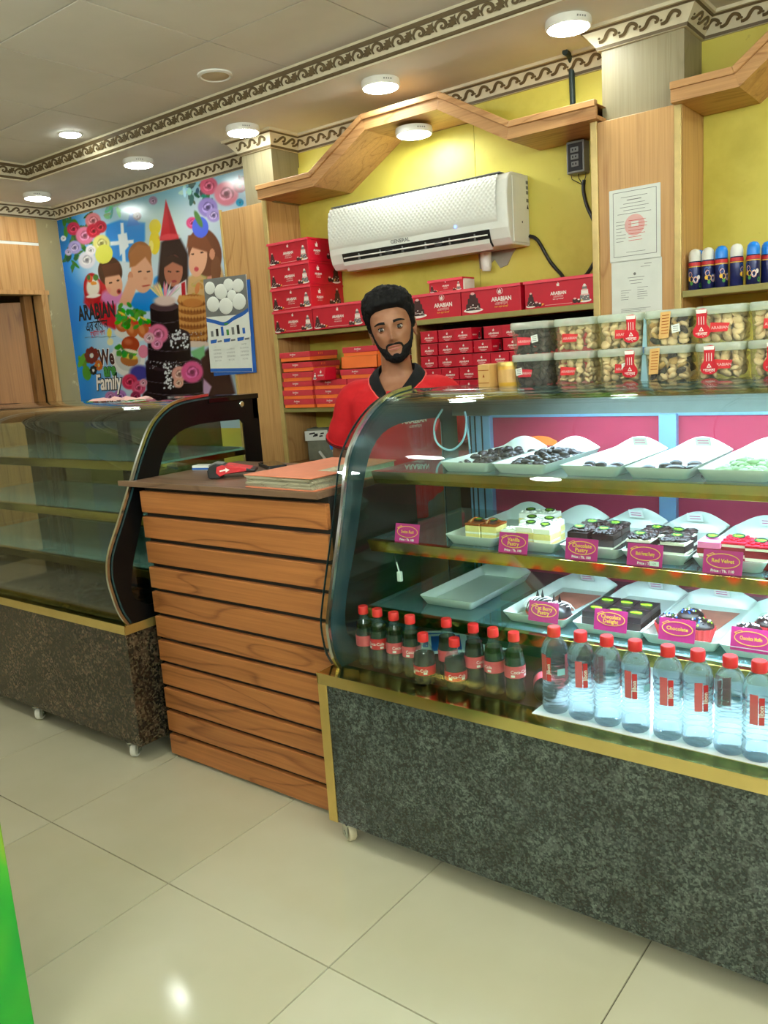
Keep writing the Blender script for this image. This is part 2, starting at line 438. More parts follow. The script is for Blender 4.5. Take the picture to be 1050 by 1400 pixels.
XZ = lambda u, v, t: (u, -t, v)            # faces -y
XY = lambda u, v, t: (u, v, t)             # faces +z
YZ = lambda u, v, t: (t, u, v)             # faces +x
def at(fn, du, dv, dt=0): return lambda u, v, t: fn(u + du, v + dv, t + dt)
def ell(cx, cy, rx, ry, n=16, a0=0): return [(cx + rx * math.cos(a0 + 2 * PI * i / n), cy + ry * math.sin(a0 + 2 * PI * i / n)) for i in range(n)]
def rrect(x0, x1, y0, y1, r, n=4):
    p = []
    for cx, cy, a in ((x1 - r, y0 + r, -PI / 2), (x1 - r, y1 - r, 0), (x0 + r, y1 - r, PI / 2), (x0 + r, y0 + r, PI)):
        p += [(cx + r * math.cos(a + PI / 2 * i / n), cy + r * math.sin(a + PI / 2 * i / n)) for i in range(n + 1)]
    return p
def ring(cx, cy, rx, ry, w, n=22):
    """elliptical line as an outline plus hole"""
    return ell(cx, cy, rx, ry, n), [ell(cx, cy, rx - w, ry - w, n)]
def smoothline(p, k=5):
    """Catmull-Rom through 2D or 3D points"""
    out = []; P = [Vector(q) for q in p]
    for i in range(len(P) - 1):
        a, b, c, d = P[max(i - 1, 0)], P[i], P[i + 1], P[min(i + 2, len(P) - 1)]
        for j in range(k):
            t = j / k
            out.append(.5 * ((2 * b) + (c - a) * t + (2 * a - 5 * b + 4 * c - d) * t * t + (3 * b - a - 3 * c + d) * t ** 3))
    out.append(P[-1]); return out

def thing(name, label, cat, loc=(0, 0, 0), rz=0, group=None):
    o = bpy.data.objects.new(name, None); COL.objects.link(o); o.empty_display_size = .05
    o.location = loc; o.rotation_euler = (0, 0, rz)
    return tag(o, label, cat, group)
def tag(o, label, cat, group=None):
    o['label'] = label; o['category'] = cat
    if group: o['group'] = group
    return o
def struct(o): o['kind'] = 'structure'; return o
def dup(root, loc=None, rz=None, label=None, group=None):
    def cp(o, par):
        c = o.copy(); COL.objects.link(c)
        if par is not None: c.parent = par; KIDS.setdefault(par.name, []).append(c)
        for ch in KIDS.get(o.name, ()): cp(ch, c)
        return c
    r = cp(root, None)
    if loc is not None: r.location = loc
    if rz is not None: r.rotation_euler = (0, 0, rz)
    if label: r['label'] = label
    if group: r['group'] = group
    return r
ORD = ['first', 'second', 'third', 'fourth', 'fifth', 'sixth', 'seventh', 'eighth', 'ninth', 'tenth', 'eleventh', 'twelfth']
# ================================================================== THE SETTING
XL, XR, YB, YF, ZC, ZD = -5.83, 1.7, 3.72, -2.4, 2.75, 2.66
PIT = 0.6015
def tile_run(a, origin, b):
    """cell edges of the tile grid between a and b"""
    e = [a]; k = math.ceil((a - origin) / PIT - 1e-6)
    while origin + k * PIT < b - 1e-6:
        if origin + k * PIT > a + .02: e.append(origin + k * PIT)
        k += 1
    return e + [b]
# floor
fl = struct(MB().box(XL - .9, XR, YF, YB, -.06, -.0035, 'grout').build('floor'))
xs, ys = tile_run(XL, -1.832, XR), tile_run(YF, 1.239, YB)
full = None
for i in range(len(xs) - 1):
    for j in range(len(ys) - 1):
        w, d = xs[i + 1] - xs[i], ys[j + 1] - ys[j]
        if abs(w - PIT) < 1e-3 and abs(d - PIT) < 1e-3:
            if full is None:
                h = PIT / 2 - .0014
                mb = MB().frustum(h, h, h - .0006, h - .0006, -.004, 0, 'floor'); o = mb.build('tile', fl); full = o.data
            else: o = link('tile', full, fl)
        else:
            o = MB().box(-w / 2 + .0014, w / 2 - .0014, -d / 2 + .0014, d / 2 - .0014, -.004, 0, 'floor').build('tile', fl)
        o.location = ((xs[i] + xs[i + 1]) / 2, (ys[j] + ys[j + 1]) / 2, 0)

# ceiling boards inside the bulkhead
ce = struct(MB().box(XL, XR, YF, YB, ZC + .006, ZC + .08, 'joint').build('ceiling'))
cx0, cy1 = -5.06, 3.06
xs, ys = tile_run(cx0, -3.977, XR), tile_run(YF, 2.582, cy1)
full = None
for i in range(len(xs) - 1):
    for j in range(len(ys) - 1):
        w, d = xs[i + 1] - xs[i], ys[j + 1] - ys[j]
        if abs(w - PIT) < 1e-3 and abs(d - PIT) < 1e-3:
            if full is None:
                h = PIT / 2 - .0032
                o = MB().frustum(h - .001, h - .001, h, h, 0, .008, 'ceil').build('ceiling_panel', ce); full = o.data
            else: o = link('ceiling_panel', full, ce)
        else:
            o = MB().box(-w / 2 + .0032, w / 2 - .0032, -d / 2 + .0032, d / 2 - .0032, 0, .008, 'ceil').build('ceiling_panel', ce)
        o.location = ((xs[i] + xs[i + 1]) / 2, (ys[j] + ys[j + 1]) / 2, ZC)
# dropped bulkhead along the back and left walls (its underside carries the lamps)
bk = [(XL, YF), (XL, YB), (XR, YB), (XR, 3.10), (-5.10, 3.10), (-5.10, YF)]
struct(MB().prism(bk, XY, ZD, ZC + .006, 'ceil').build('ceiling_bulkhead'))

# walls
struct(MB().box(XL - .1, XR + .1, YB, YB + .1, 0, ZC + .08, 'yellow').build('wall_back'))
struct(MB().box(XR, XR + .1, YF, YB, 0, ZC + .08, 'cream').build('wall_right'))
wl = MB()
DY0, DY1, DH = 2.62, 3.50, 2.035
wl.box(XL - .1, XL, YF, DY0 - .06, 0, ZC + .08, 'putty'); wl.box(XL - .1, XL, DY1 + .055, YB + .0, 0, ZC + .08, 'putty'); wl.box(XL - .1, XL, DY0 - .06, DY1 + .055, DH, ZC + .08, 'putty')
struct(wl.build('wall_left'))
# room behind the doorway
bd = MB().box(XL - 1.3, XL - 1.2, 1.5, YB + .3, 0, ZC, 'cream').box(XL - 1.2, XL - .1, YB + .1, YB + .2, 0, ZC, 'cream').box(XL - 1.2, XL - .1, 1.5, 1.6, 0, ZC, 'cream').box(XL - 1.3, XL - .1, 1.5, YB + .3, 2.5, 2.6, 'cream').box(XL - 1.3, XL - .85, 1.5, YB + .3, -.06, -.002, 'grout')
struct(bd.build('wall_behind_door'))
# the wall behind the camera
struct(MB().box(XL - .1, XR + .1, YF - .1, YF, 0, ZC + .08, 'frontwood').build('wall_front'))

# door: header board, jambs, leaf standing open
dr = struct(MB().box(XL - .004, XL + .018, DY0 - .06, DY1 + .065, DH, DH + .03, 'header').build('door_1'))
MB().box(XL - .004, XL + .012, 1.9, DY1 + .04, DH + .03, 2.385, 'header').build('header_board', dr, bevel=.002)
MB().box(XL - .004, XL + .012, 1.9, DY1 + .04, 2.405, 2.572, 'header').build('header_board', dr, bevel=.002)
MB().box(XL - .002, XL + .009, 1.9, DY1 + .04, 2.385, 2.405, 'white').build('white_strip', dr)
MB().box(XL - .1, XL + .02, DY1, DY1 + .05, 0, DH, 'panel').build('door_jamb', dr, bevel=.003)
MB().box(XL - .1, XL + .02, DY0 - .05, DY0, 0, DH, 'panel').build('door_jamb', dr, bevel=.003)
MB().box(XL - .16, XL - .1, DY1 - .075, DY1 - .012, 0, DH, 'shelfwood').build('door_stop', dr, bevel=.003)
lf = MB().box(-.78, 0, -.02, .02, .01, DH - .04, 'doorwood').build('door_leaf', dr, bevel=.002)
lf.location = (XL - .17, DY1 - .02, 0); lf.rotation_euler = (0, 0, math.radians(62))
for z in (.4, 1.05, 1.72): MB().box(XL - .125, XL - .1, DY1 - .014, DY1 - .001, z - .05, z + .05, 'black').build('hinge', dr)

# mouldings -------------------------------------------------------------------
def sweep(mb, path, prof, mat, side=1, closed=False):
    """run a profile [(out, z)] along a plan path, mitred at the corners; side=+1 puts 'out' on the left"""
    P = [Vector(p) for p in path]; n = len(P); offs = []
    for i in range(n):
        d1 = (P[i] - P[i - 1]).normalized() if i else None; d2 = (P[i + 1] - P[i]).normalized() if i < n - 1 else None
        n1 = Vector((-d1.y, d1.x)) * side if d1 else None; n2 = Vector((-d2.y, d2.x)) * side if d2 else None
        if n1 is None: m = n2
        elif n2 is None: m = n1
        else: m = (n1 + n2) / (1 + n1.dot(n2))
        offs.append(m)
    rings = [[(p.x + o.x * a, p.y + o.y * a, z) for a, z in prof] for p, o in zip(P, offs)]
    return mb.loft(rings if side < 0 else rings[::-1], mat)
def wave_unit():
    """one running-dog wave: tapering S ribbon ending in an eye"""
    mb = MB()
    c = smoothline([(0, -.018), (.012, -.018), (.026, -.010), (.040, .010), (.054, .021), (.068, .018), (.076, .007), (.071, -.004), (.062, -.004)], 4)
    wd = [.0075 - .0035 * abs(i / len(c) - .35) for i in range(len(c))]
    up, dn = [], []
    for i, p in enumerate(c):
        d = (c[min(i + 1, len(c) - 1)] - c[max(i - 1, 0)]).normalized(); nn = Vector((-d.y, d.x))
        up.append(tuple(p + nn * wd[i])); dn.append(tuple(p - nn * wd[i]))
    mb.loft([[(a[0], a[1], 0), (b[0], b[1], 0), (b[0], b[1], .0035), (a[0], a[1], .0035)] for a, b in zip(up, dn)], 'mdark')
    mb.prism(ell(.004, -.003, .0052, .0052, 8), XY, 0, .003, 'mdark')
    return mb
def acanthus_unit():
    mb = MB()
    c = smoothline([(.004, -.022), (.0, -.004), (.014, .016), (.034, .022), (.05, .012), (.052, -.006), (.04, -.016), (.028, -.010), (.03, .0), (.037, -.001)], 4)
    wd = [.0025 + .0045 * math.sin(PI * min(1, i / len(c) * 1.15)) for i in range(len(c))]
    up, dn = [], []
    for i, p in enumerate(c):
        d = (c[min(i + 1, len(c) - 1)] - c[max(i - 1, 0)]).normalized(); nn = Vector((-d.y, d.x))
        up.append(tuple(p + nn * wd[i])); dn.append(tuple(p - nn * wd[i]))
    mb.loft([[(a[0], a[1], 0), (b[0], b[1], 0), (b[0], b[1], .0035), (a[0], a[1], .0035)] for a, b in zip(up, dn)], 'mdark')
    leaf = [(.05, -.02), (.062, -.012), (.058, -.002), (.072, .0), (.066, .01), (.08, .012), (.078, .022), (.094, .02), (.104, .026), (.1, .012), (.106, .0), (.096, -.006), (.1, -.018), (.086, -.016), (.078, -.024), (.066, -.02)]
    mb.prism(leaf[::-1], XY, 0, .0035, 'mdark')
    return mb
def ornament(par, mesh_ob, path, prof_a, prof_b, pitch, side):
    """set copies of a motif along the sloping face between two profile points"""
    P = [Vector(p) for p in path]
    for i in range(len(P) - 1):
        d = (P[i + 1] - P[i]); Ln = d.length; d.normalize(); nn = Vector((-d.y, d.x)) * side
        mid = ((prof_a[0] + prof_b[0]) / 2, (prof_a[1] + prof_b[1]) / 2)
        up = Vector((nn.x * (prof_b[0] - prof_a[0]), nn.y * (prof_b[0] - prof_a[0]), prof_b[1] - prof_a[1])).normalized()
        u = Vector((d.x, d.y, 0)); w = u.cross(up)
        a0 = mid[0] if i else .02; k = max(1, round((Ln - .02) / pitch)); pt = Ln / k
        for j in range(k):
            o = P[i] + d * (j * pt + (pt - pitch) / 2) + nn * mid[0]
            m = Matrix(((u.x, up.x, w.x, o.x), (u.y, up.y, w.y, o.y), (u.z, up.z, w.z, mid[1]), (0, 0, 0, 1)))
            if o.x > .3: continue
            ob = link(mesh_ob.name, mesh_ob, par); ob.matrix_local = m
# back and left cornice: path walks with the room on the right
path = [(XL, 1.2), (XL, YB), (-3.58, YB), (-3.58, 3.5), (-3.35, 3.5), (-3.35, YB), (-1.45, YB), (-1.45, 3.5), (-1.115, 3.5), (-1.115, YB), (XR, YB)]
mb = MB()
sweep(mb, path, [(0, 2.578), (.012, 2.578), (.014, 2.588), (.060, 2.646), (.075, 2.648), (.078, ZD), (0, ZD)], 'moulding', -1)
cn = struct(mb.build('trim_1', smooth=30))
mb = MB(); sweep(mb, path, [(.0115, 2.5795), (.0145, 2.5795), (.0175, 2.5905), (.0145, 2.5905)], 'mdark', -1); sweep(mb, path, [(.056, 2.6405), (.060, 2.6405), (.0655, 2.6470), (.061, 2.6470)], 'mdark', -1)
mb.build('painted_line', cn)
wu = wave_unit(); wo = wu.build('wave_scroll'); wmesh = wo.data; bpy.data.objects.remove(wo)
SC = .8
for v in wmesh.vertices: v.co.y *= .85
ornament(cn, wmesh, path, (.0150, 2.5895), (.0600, 2.6460), .0775, -1)
# inner border between bulkhead and ceiling boards
path2 = [(-5.10, .6), (-5.10, 3.10), (XR, 3.10)]
mb = MB(); sweep(mb, path2, [(0, ZD - .006), (.006, ZD - .006), (.010, ZD + .006), (.048, ZC - .008), (.052, ZC), (0, ZC)], 'moulding', -1)
bo = struct(mb.build('trim_2', smooth=30))
mb = MB(); sweep(mb, path2, [(.0085, ZD + .001), (.012, ZD + .004), (.0165, ZD + .014), (.0135, ZD + .014)], 'mdark', -1); sweep(mb, path2, [(.040, ZC - .026), (.0435, ZC - .026), (.0505, ZC - .010), (.047, ZC - .009)], 'mdark', -1)
mb.build('painted_line', bo)
ao = acanthus_unit().build('acanthus_scroll'); amesh = ao.data; bpy.data.objects.remove(ao)
for v in amesh.vertices: v.co.y *= .8
ornament(bo, amesh, path2, (.0135, ZD + .010), (.0485, ZC - .012), .108, -1)

# wooden wall panels and the pale laminate columns above them
def panel(n, x0, x1, strips):
    p = struct(MB().box(x0, x1, 3.45, YB, 0, 2.298, 'panel').build('trim_%d' % n, bevel=.002))
    for s0, s1 in strips: MB().box(s0, s1, 3.443, 3.46, 0, 2.31, 'strip').build('edge_strip', p, bevel=.002)
    return p
panel(3, -3.754, -3.402, [(-3.754, -3.742)])
panel(4, -1.452, -1.134, [])
struct(MB().box(-3.58, -3.35, 3.5, YB, 2.298, 2.60, 'greywood').build('trim_5', bevel=.002))
struct(MB().box(-1.45, -1.115, 3.5, YB, 2.298, 2.60, 'greywood').build('trim_6', bevel=.002))

# ================================================================== ceiling lamps
def lamp(x, y, z, r, label, name='ceiling_light', mat='lamp', deep=.03):
    t = thing(name, label, 'ceiling lamp', (x, y, z))
    mb = MB().lathe([(r * 1.0, 0), (r * 1.03, -deep * .5), (r * 1.0, -deep), (r * .93, -deep - .002), (r * .9, -deep)], 40, 'white'); mb.build('housing', t, 40)
    prof = [(r * .91, -deep + .001), (r * .90, -deep - .004), (r * .7, -deep - .009), (r * .3, -deep - .012), (.002, -deep - .0125)]
    MB().lathe(prof, 40, mat).build('diffuser', t, 60)
    mb = MB()
    for k in range(4): mb.box(r * 1.02 + -.002, r * 1.035, -.02 + k * .011, -.015 + k * .011, -deep * .62, -deep * .42, 'grey')
    mb.build('vent_slot', t).rotation_euler = (0, 0, -.55)
    return t
lamp(-1.50, 3.30, ZD, .088, 'round surface lamp on the bulkhead, rightmost of its row, by the right column')
lamp(-2.43, 3.30, ZD, .088, 'round surface lamp on the bulkhead above the air conditioner canopy')
lamp(-3.37, 3.32, ZD, .088, 'round surface lamp on the bulkhead above the left wooden column')
lamp(-4.26, 3.31, ZD, .088, 'round surface lamp on the bulkhead above the birthday poster')
lamp(-5.41, 3.33, ZD, .088, 'round surface lamp in the corner near the doorway, leftmost of the lamps')
lamp(-2.41, 3.52, 2.487, .088, 'round lamp under the wooden canopy lighting the yellow wall above the air conditioner', mat='nichelamp')
lamp(-.125, 3.52, 2.487, .088, 'round lamp under the second wooden canopy, beyond the right edge', mat='nichelamp')
lamp(-4.30, 2.90, ZC, .062, 'small recessed lamp shining in the tiled ceiling panel', 'recessed_light', deep=.004)
t = thing('unlit_downlight', 'unlit round white downlight set in the ceiling boards', 'ceiling lamp', (-3.06, 2.87, ZC))
MB().lathe([(.082, 0), (.082, -.006), (.07, -.011), (.066, -.007)], 36, 'white').build('trim_ring', t, 40)
MB().lathe([(.066, -.0065), (.05, -.009), (.002, -.011)], 30, 'cream').build('cover', t, 60)
for i, (x, y) in enumerate([(-4.30, .6), (-2.45, .75), (-.6, 1.0), (-.6, -.9), (-2.45, -1.0), (-4.3, -1.2)]):  # unseen globes added to fill the room and lift the ceiling
    t = thing('added_globe_lamp', 'added opal fill globe over the shop floor, %s of those out of view' % ORD[i], 'ceiling lamp', (x, y, ZC))
    MB().lathe([(.05, 0), (.055, -.012), (.02, -.03), (.018, -.16), (.03, -.18)], 24, 'white').build('stem', t, 40)
    MB().ball((0, 0, -.27), .10, 'fillglobe', 28, 16).build('globe', t, 80)

def added_tube_light(x, y, rz, label):  # unseen wall tubes added to throw light on the ceiling
    t = thing('added_tube_light', label, 'added tube light', (x, y, 2.36), rz)
    MB().box(-.62, .62, -.035, 0, -.03, .03, 'white').build('batten', t, bevel=.004)
    MB().tube([(-.60, -.052, 0), (.60, -.052, 0)], .014, 14, 'tube').build('tube', t, smooth=50)
    for s_ in (-1, 1): MB().box(s_ * .61 - .012, s_ * .61 + .012, -.07, -.0, -.02, .02, 'white').build('socket', t, bevel=.002)
for x, w in ((.75, 'rightmost'), (-.55, 'second from the right')): added_tube_light(x, YF, PI, 'added tube light on the wall behind the camera, %s' % w)
for y, w in ((-1.5, 'near the front'), (-.1, 'in the middle'), (1.1, 'near the cases')): added_tube_light(XR, y, -PI / 2, 'added tube light on the right wall, %s' % w)
# ================================================================== built-in wall shelving
def pelmet(par, pts, y0=3.395, h=.058):
    """stepped wooden canopy: outline pts [(x, z of lower edge)], fascia board, moulding on top, soffit boards"""
    fas = [(x, z) for x, z in pts]; 
    def off(p, k):     # offset polyline upwards, mitred
        out = []; P = [Vector(q) for q in p]
        for i in range(len(P)):
            d1 = (P[i] - P[i - 1]).normalized() if i else None; d2 = (P[i + 1] - P[i]).normalized() if i < len(P) - 1 else None
            a = Vector((-d1.y, d1.x)) if d1 else None; b = Vector((-d2.y, d2.x)) if d2 else None
            m = (a if b is None else b if a is None else (a + b) / (1 + a.dot(b)))
            out.append(tuple(P[i] + m * k))
        return out
    top = off(fas, h); lip = off(fas, h + .014); lip0 = off(fas, h - .012)
    for i in range(len(fas) - 1):
        q = [fas[i], fas[i + 1], top[i + 1], top[i]]
        MB().prism(q, XZ, -(y0 + .018), -y0, 'pelmet').build('fascia_board', par, bevel=.001)
        q = [lip0[i], lip0[i + 1], lip[i + 1], lip[i]]
        MB().prism(q, XZ, -(y0 + .02), -(y0 - .012), 'pelmet').build('top_moulding', par, bevel=.003)
        q2 = off(fas, .016); q = [fas[i], fas[i + 1], q2[i + 1], q2[i]]
        MB().prism(q, XZ, -3.715, -(y0 + .018), 'pelmet').build('soffit_board', par)
        q3 = off(fas, h + .002); q = [top[i], top[i + 1], q3[i + 1], q3[i]]
        MB().prism(q, XZ, -3.715, -(y0 + .018), 'pelmet').build('canopy_top_board', par)

sh = thing('built_in_shelving', 'built-in wooden wall shelving with stepped canopy around the air conditioner', 'shelving', (0, 0, 0))
for x0, x1 in ((-3.399, -3.374), (-1.478, -1.454)):
    MB().box(x0, x1, 3.45, 3.715, 0, 2.305, 'panel').build('side_panel', sh)
    MB().box(x0 - .002, x1 + .004, 3.440, 3.452, 0, 2.31, 'strip').build('edge_strip', sh, bevel=.003)
def shelf(par, x0, x1, z, y0=3.45):
    s = MB().box(x0, x1, y0, 3.715, z - .022, z, 'shelfwood').build('shelf', par)
    MB().box(x0, x1, y0 - .01, y0, z - .025, z + .001, 'trim').build('shelf_edge', s, bevel=.003)
shelf(sh, -3.374, -1.478, 1.580)
shelf(sh, -3.374, -2.445, 1.163); shelf(sh, -2.42, -1.478, 1.160)
shelf(sh, -3.374, -2.445, .845); shelf(sh, -2.42, -1.478, .845)
MB().box(-2.445, -2.42, 3.452, 3.715, .02, 1.556, 'shelfwood').build('divider', sh)
MB().box(-2.448, -2.418, 3.440, 3.452, .02, 1.556, 'strip').build('edge_strip', sh, bevel=.003)
pelmet(sh, [(-3.381, 2.302), (-2.972, 2.302), (-2.612, 2.502), (-2.193, 2.502), (-1.842, 2.302), (-1.434, 2.302)])
MB().box(-3.37, -2.19, 3.708, 3.7185, 1.58, 2.5, 'yellow').build('back_panel', sh)
MB().box(-2.187, -1.48, 3.708, 3.7185, 1.58, 2.5, 'yellow').build('back_panel', sh)
MB().box(-3.37, -2.45, 3.708, 3.7185, .02, 1.556, 'yellow').build('back_panel', sh)
MB().box(-2.42, -1.48, 3.708, 3.7185, .02, 1.556, 'dark').build('back_panel', sh)

s2 = thing('built_in_shelving', 'second built-in shelving with raised canopy right of the certificates', 'shelving', (0, 0, 0))
MB().box(-1.132, -1.105, 3.45, 3.715, 0, 2.292, 'panel').build('side_panel', s2)
MB().box(-1.136, -1.108, 3.438, 3.452, 0, 2.30, 'strip').build('edge_strip', s2, bevel=.003)
MB().box(.86, .885, 3.45, 3.715, 0, 2.292, 'panel').build('side_panel', s2)
shelf(s2, -1.105, .86, 1.592); shelf(s2, -1.105, .86, 1.16); shelf(s2, -1.105, .86, .845)
pelmet(s2, [(-1.134, 2.292), (-.885, 2.292), (-.60, 2.50), (.35, 2.50), (.635, 2.292), (.885, 2.292)])
MB().box(-1.104, .86, 3.708, 3.7185, .02, 2.5, 'yellow').build('back_panel', s2)

# ================================================================== air conditioner
AX0, AX1, AZ0, AZ1 = -2.985, -1.905, 1.885, 2.205
ac = thing('air_conditioner', 'white split air conditioner with quilted front panel on the yellow wall', 'air conditioner', (AX0, 3.708, AZ0))
W_, H_, D_ = AX1 - AX0, AZ1 - AZ0, .215
prof = [(0, 0), (-.17, 0), (-.195, .03), (-.208, .075), (-.214, .15), (-.212, .23), (-.200, .285), (-.178, .312), (-.15, .32), (0, .32)]
mb = MB().prism([(a, b) for a, b in prof], lambda u, v, t: (t, u, v), .0, W_, 'acwhite'); mb.build('casing', ac, bevel=.006)
# quilted front: a grid pushed out between diagonal grooves
pf = [Vector(p) for p in smoothline([(-.1965, .082), (-.2120, .12), (-.2165, .17), (-.2140, .23), (-.203, .285), (-.186, .309)], 16)]
nx = 200; x_a, x_b = .012, W_ - .055
vs = []; fs = []
acc = [0]
for i in range(1, len(pf)): acc.append(acc[-1] + (pf[i] - pf[i - 1]).length)
for j, p in enumerate(pf):
    d = (pf[min(j + 1, len(pf) - 1)] - pf[max(j - 1, 0)]).normalized(); nn = Vector((-d.y, d.x))
    if nn.x > 0: nn = -nn
    fade = max(0, min(1, (acc[j] - .030) / .07))
    for i in range(nx + 1):
        x = x_a + (x_b - x_a) * i / nx
        a = (x / .0235 + acc[j] / .026) % 1; b = (x / .0235 - acc[j] / .026) % 1
        q = (1 - abs(2 * a - 1) ** 3) * (1 - abs(2 * b - 1) ** 3) * .0042 * fade
        vs.append((x, p.x + nn.x * (.003 + q), p.y + nn.y * (.003 + q)))
for j in range(len(pf) - 1):
    for i in range(nx): fs.append((j * (nx + 1) + i, j * (nx + 1) + i + 1, (j + 1) * (nx + 1) + i + 1, (j + 1) * (nx + 1) + i))
MB().add(vs, fs, 'acwhite').build('quilted_panel', ac, smooth=70)
MB().box(.012, W_ - .05, -.185, -.02, .3195, .324, 'grey').build('top_grille', ac)
# outlet: dark slot with flap and vanes
MB().prism([(-.2098, .076), (-.1972, .0295), (-.1745, .0005), (-.172, .004), (-.194, .031), (-.2065, .076)], lambda u, v, t: (t, u, v), .085, W_ - .10, 'black').build('air_slot', ac)
MB().prism([(-.170, -.007), (-.199, .018), (-.203, .034), (-.2055, .0345), (-.2015, .016), (-.172, -.011)], lambda u, v, t: (t, u, v), .09, W_ - .105, 'acwhite').build('flap', ac)
MB().tube([(.10, -.213, .052), (W_ - .11, -.213, .052)], .0035, 8, 'white').build('vane_rod', ac)
for k in (.20, .34, .48, .62, .76, .90):
    MB().box(k - .002, k + .002, -.214, -.196, .036, .066, 'grey').build('vane', ac)
for k in (.40, .70): MB().box(k - .022, k + .022, -.216, -.200, .040, .062, 'black').build('vane_clip', ac)
MB().text('GENERAL', .024, lambda u, v, t: (.47 + u, -.2065 - v * .28 - t, .0855 + v), 'inkgrey', .003, sx=1.15, bold=.02).build('lettering', ac)
MB().ball((.80, -.2165, .112), .006, 'lampblue', 10, 6, sq=(1, .4, 1)).build('indicator_light', ac)
mb = MB().box(W_ + .0005, W_ + .004, -.165, -.012, .012, .30, 'acwhite'); mb.build('side_cover', ac, bevel=.004)
mb = MB()
for k, z in enumerate((.285, .262, .24, .205)): mb.box(W_ + .0035, W_ + .0055, -.035, -.016, z - .009, z + .006, 'inkgrey')
mb.sheet([(-.036, .165), (-.016, .165), (-.026, .187)], YZ, W_ + .0055, 'inkblack')
mb.box(W_ + .0035, W_ + .0055, -.085, -.079, .098, .108, 'black'); mb.build('side_marks', ac)
# broken plaster and pipe stub under it
t = tag(MB().prism([(-.06, -.005), (-.055, -.07), (-.02, -.085), (.0, -.06), (.03, -.035), (.06, -.08), (.1, -.07), (.13, -.02), (.15, .0), (.12, .012), (-.05, .012)], XZ, 0, .006, 'concrete').build('plaster_hole', loc=(-2.13, 3.708, 1.883)), 'ragged broken plaster patch below the air conditioner', 'wall damage')
t = tag(MB().tube([(0, 0, .02), (0, -.002, -.01), (0.004, -.004, -.05), (.002, -.003, -.068)], [.028, .027, .025, .02], 14, 'white').build('drain_pipe', loc=(-2.13, 3.672, 1.862)), 'short whitish drain stub hanging under the air conditioner', 'pipe')

# cable and socket
tag(MB().tube(smoothline([(-1.900, 3.69, 1.93), (-1.86, 3.695, 1.905), (-1.80, 3.70, 1.80), (-1.745, 3.70, 1.735), (-1.70, 3.66, 1.69), (-1.64, 3.64, 1.69), (-1.60, 3.68, 1.735), (-1.565, 3.70, 1.82), (-1.575, 3.70, 1.93), (-1.612, 3.70, 2.02), (-1.628, 3.70, 2.09), (-1.625, 3.702, 2.135)], 6), .0085, 10, 'black').build('power_cable'), 'black power cable sagging from the air conditioner to the socket box', 'cable')
so = thing('socket_box', 'dark switch and socket box high on the yellow wall', 'socket', (-1.64, 3.708, 2.228))
MB().box(-.042, .042, -.062, 0, -.068, .068, 'grey').build('box', so, bevel=.004)
MB().box(-.034, .034, -.065, -.060, -.058, .058, 'inkblack').build('face_plate', so, bevel=.002)
for k, z in enumerate((.030, .0, -.030)):
    m_ = MB().box(-.02 + k * .002, .018, -.069, -.064, z - .011, z + .011, 'grey'); o = m_.build('switch', so, bevel=.002)
    mb = MB()
    for dx in (-.008, .006): mb.box(dx - .003, dx + .003, -.0705, -.0685, z - .004, z + .004, 'black')
    mb.build('socket_hole', o)
for dx in (-.036, .0, .036): MB().tube([(dx, -.03, -.066), (dx * .9, -.028, -.085), (.012, -.012, -.115)], .002, 6, 'black').build('wire', so)
tag(MB().tube([(-1.668, 3.70, 2.395), (-1.672, 3.70, 2.63)], .013, 12, 'pipe').tube([(-1.672, 3.70, 2.625), (-1.66, 3.66, 2.652), (-1.655, 3.60, 2.652)], .013, 12, 'pipe').build('conduit', smooth=40), 'dark green conduit rising to the ceiling behind the canopy', 'conduit')

# certificates
def certificate(x0, z0, z1, w, label, kind):
    t = thing('certificate', label, 'certificate', (x0, 3.4495, z0)); h = z1 - z0
    MB().prism(rrect(0, w, 0, h, .003), XZ, .0003, .0015, 'paper').build('sheet', t)
    mb = MB(); r = random.Random(5 + kind)
    def line(u0, u1, v, th=.0022, m='inkgrey'): mb.sheet([(u0, v), (u1, v), (u1, v + th), (u0, v + th)], XZ, .0019, m)
    if kind == 0:
        o = [(.016, .02), (w - .016, .02), (w - .016, h - .012), (.016, h - .012)]
        i = [(.018, .022), (w - .018, .022), (w - .018, h - .014), (.018, h - .014)]
        mb.prism(o, XZ, .0016, .0019, 'inkgrey', [i])
        for k, (u0, u1) in enumerate(((.05, .16), (.075, .135), (.06, .15), (.045, .165), (.06, .15), (.035, .175))): line(u0, u1, h - .035 - k * .013, .003 if k == 1 else .0018)
        mb.prism(*[ell(w * .5, h * .49, .042, .042, 26)], XZ, .0016, .00175, 'inkpink')
        mb.sheet([(w * .5 - .014, h * .49 - .006), (w * .5 + .016, h * .49 - .006), (w * .5 + .016, h * .49 + .014), (w * .5 - .014, h * .49 + .014)], XZ, .0018, 'paper')
        for k in range(7): line(.028, .05 + r.random() * .02, h * .55 - k * .013, .0018); line(.08, .13 + r.random() * .03, h * .55 - k * .013, .0018, 'inkred')
        line(.07, .15, .035, .0016)
    else:
        line(.14, .17, h - .02); line(.125, .165, h - .03, .0016); mb.prism(ell(w * .47, h - .055, .006, .006, 8), XZ, .0016, .0019, 'inkgrey')
        for k in range(3): line(.07 + k * .006, .14 - k * .006, h - .07 - k * .012, .0018)
        for k in range(6):
            if k < 5: line(.04, .06 + r.random() * .03, h - .12 - k * .009, .0016)
            line(.11, .13 + r.random() * .03, h - .112 - k * .009, .0016)
        for k in range(3): line(.04, .165 - k * .02, .052 - k * .006 + .02, .0016)
    mb.build('printing', t)
certificate(-1.405, 1.735, 2.022, .213, 'upper certificate with pink seal taped to the wooden panel', 0)
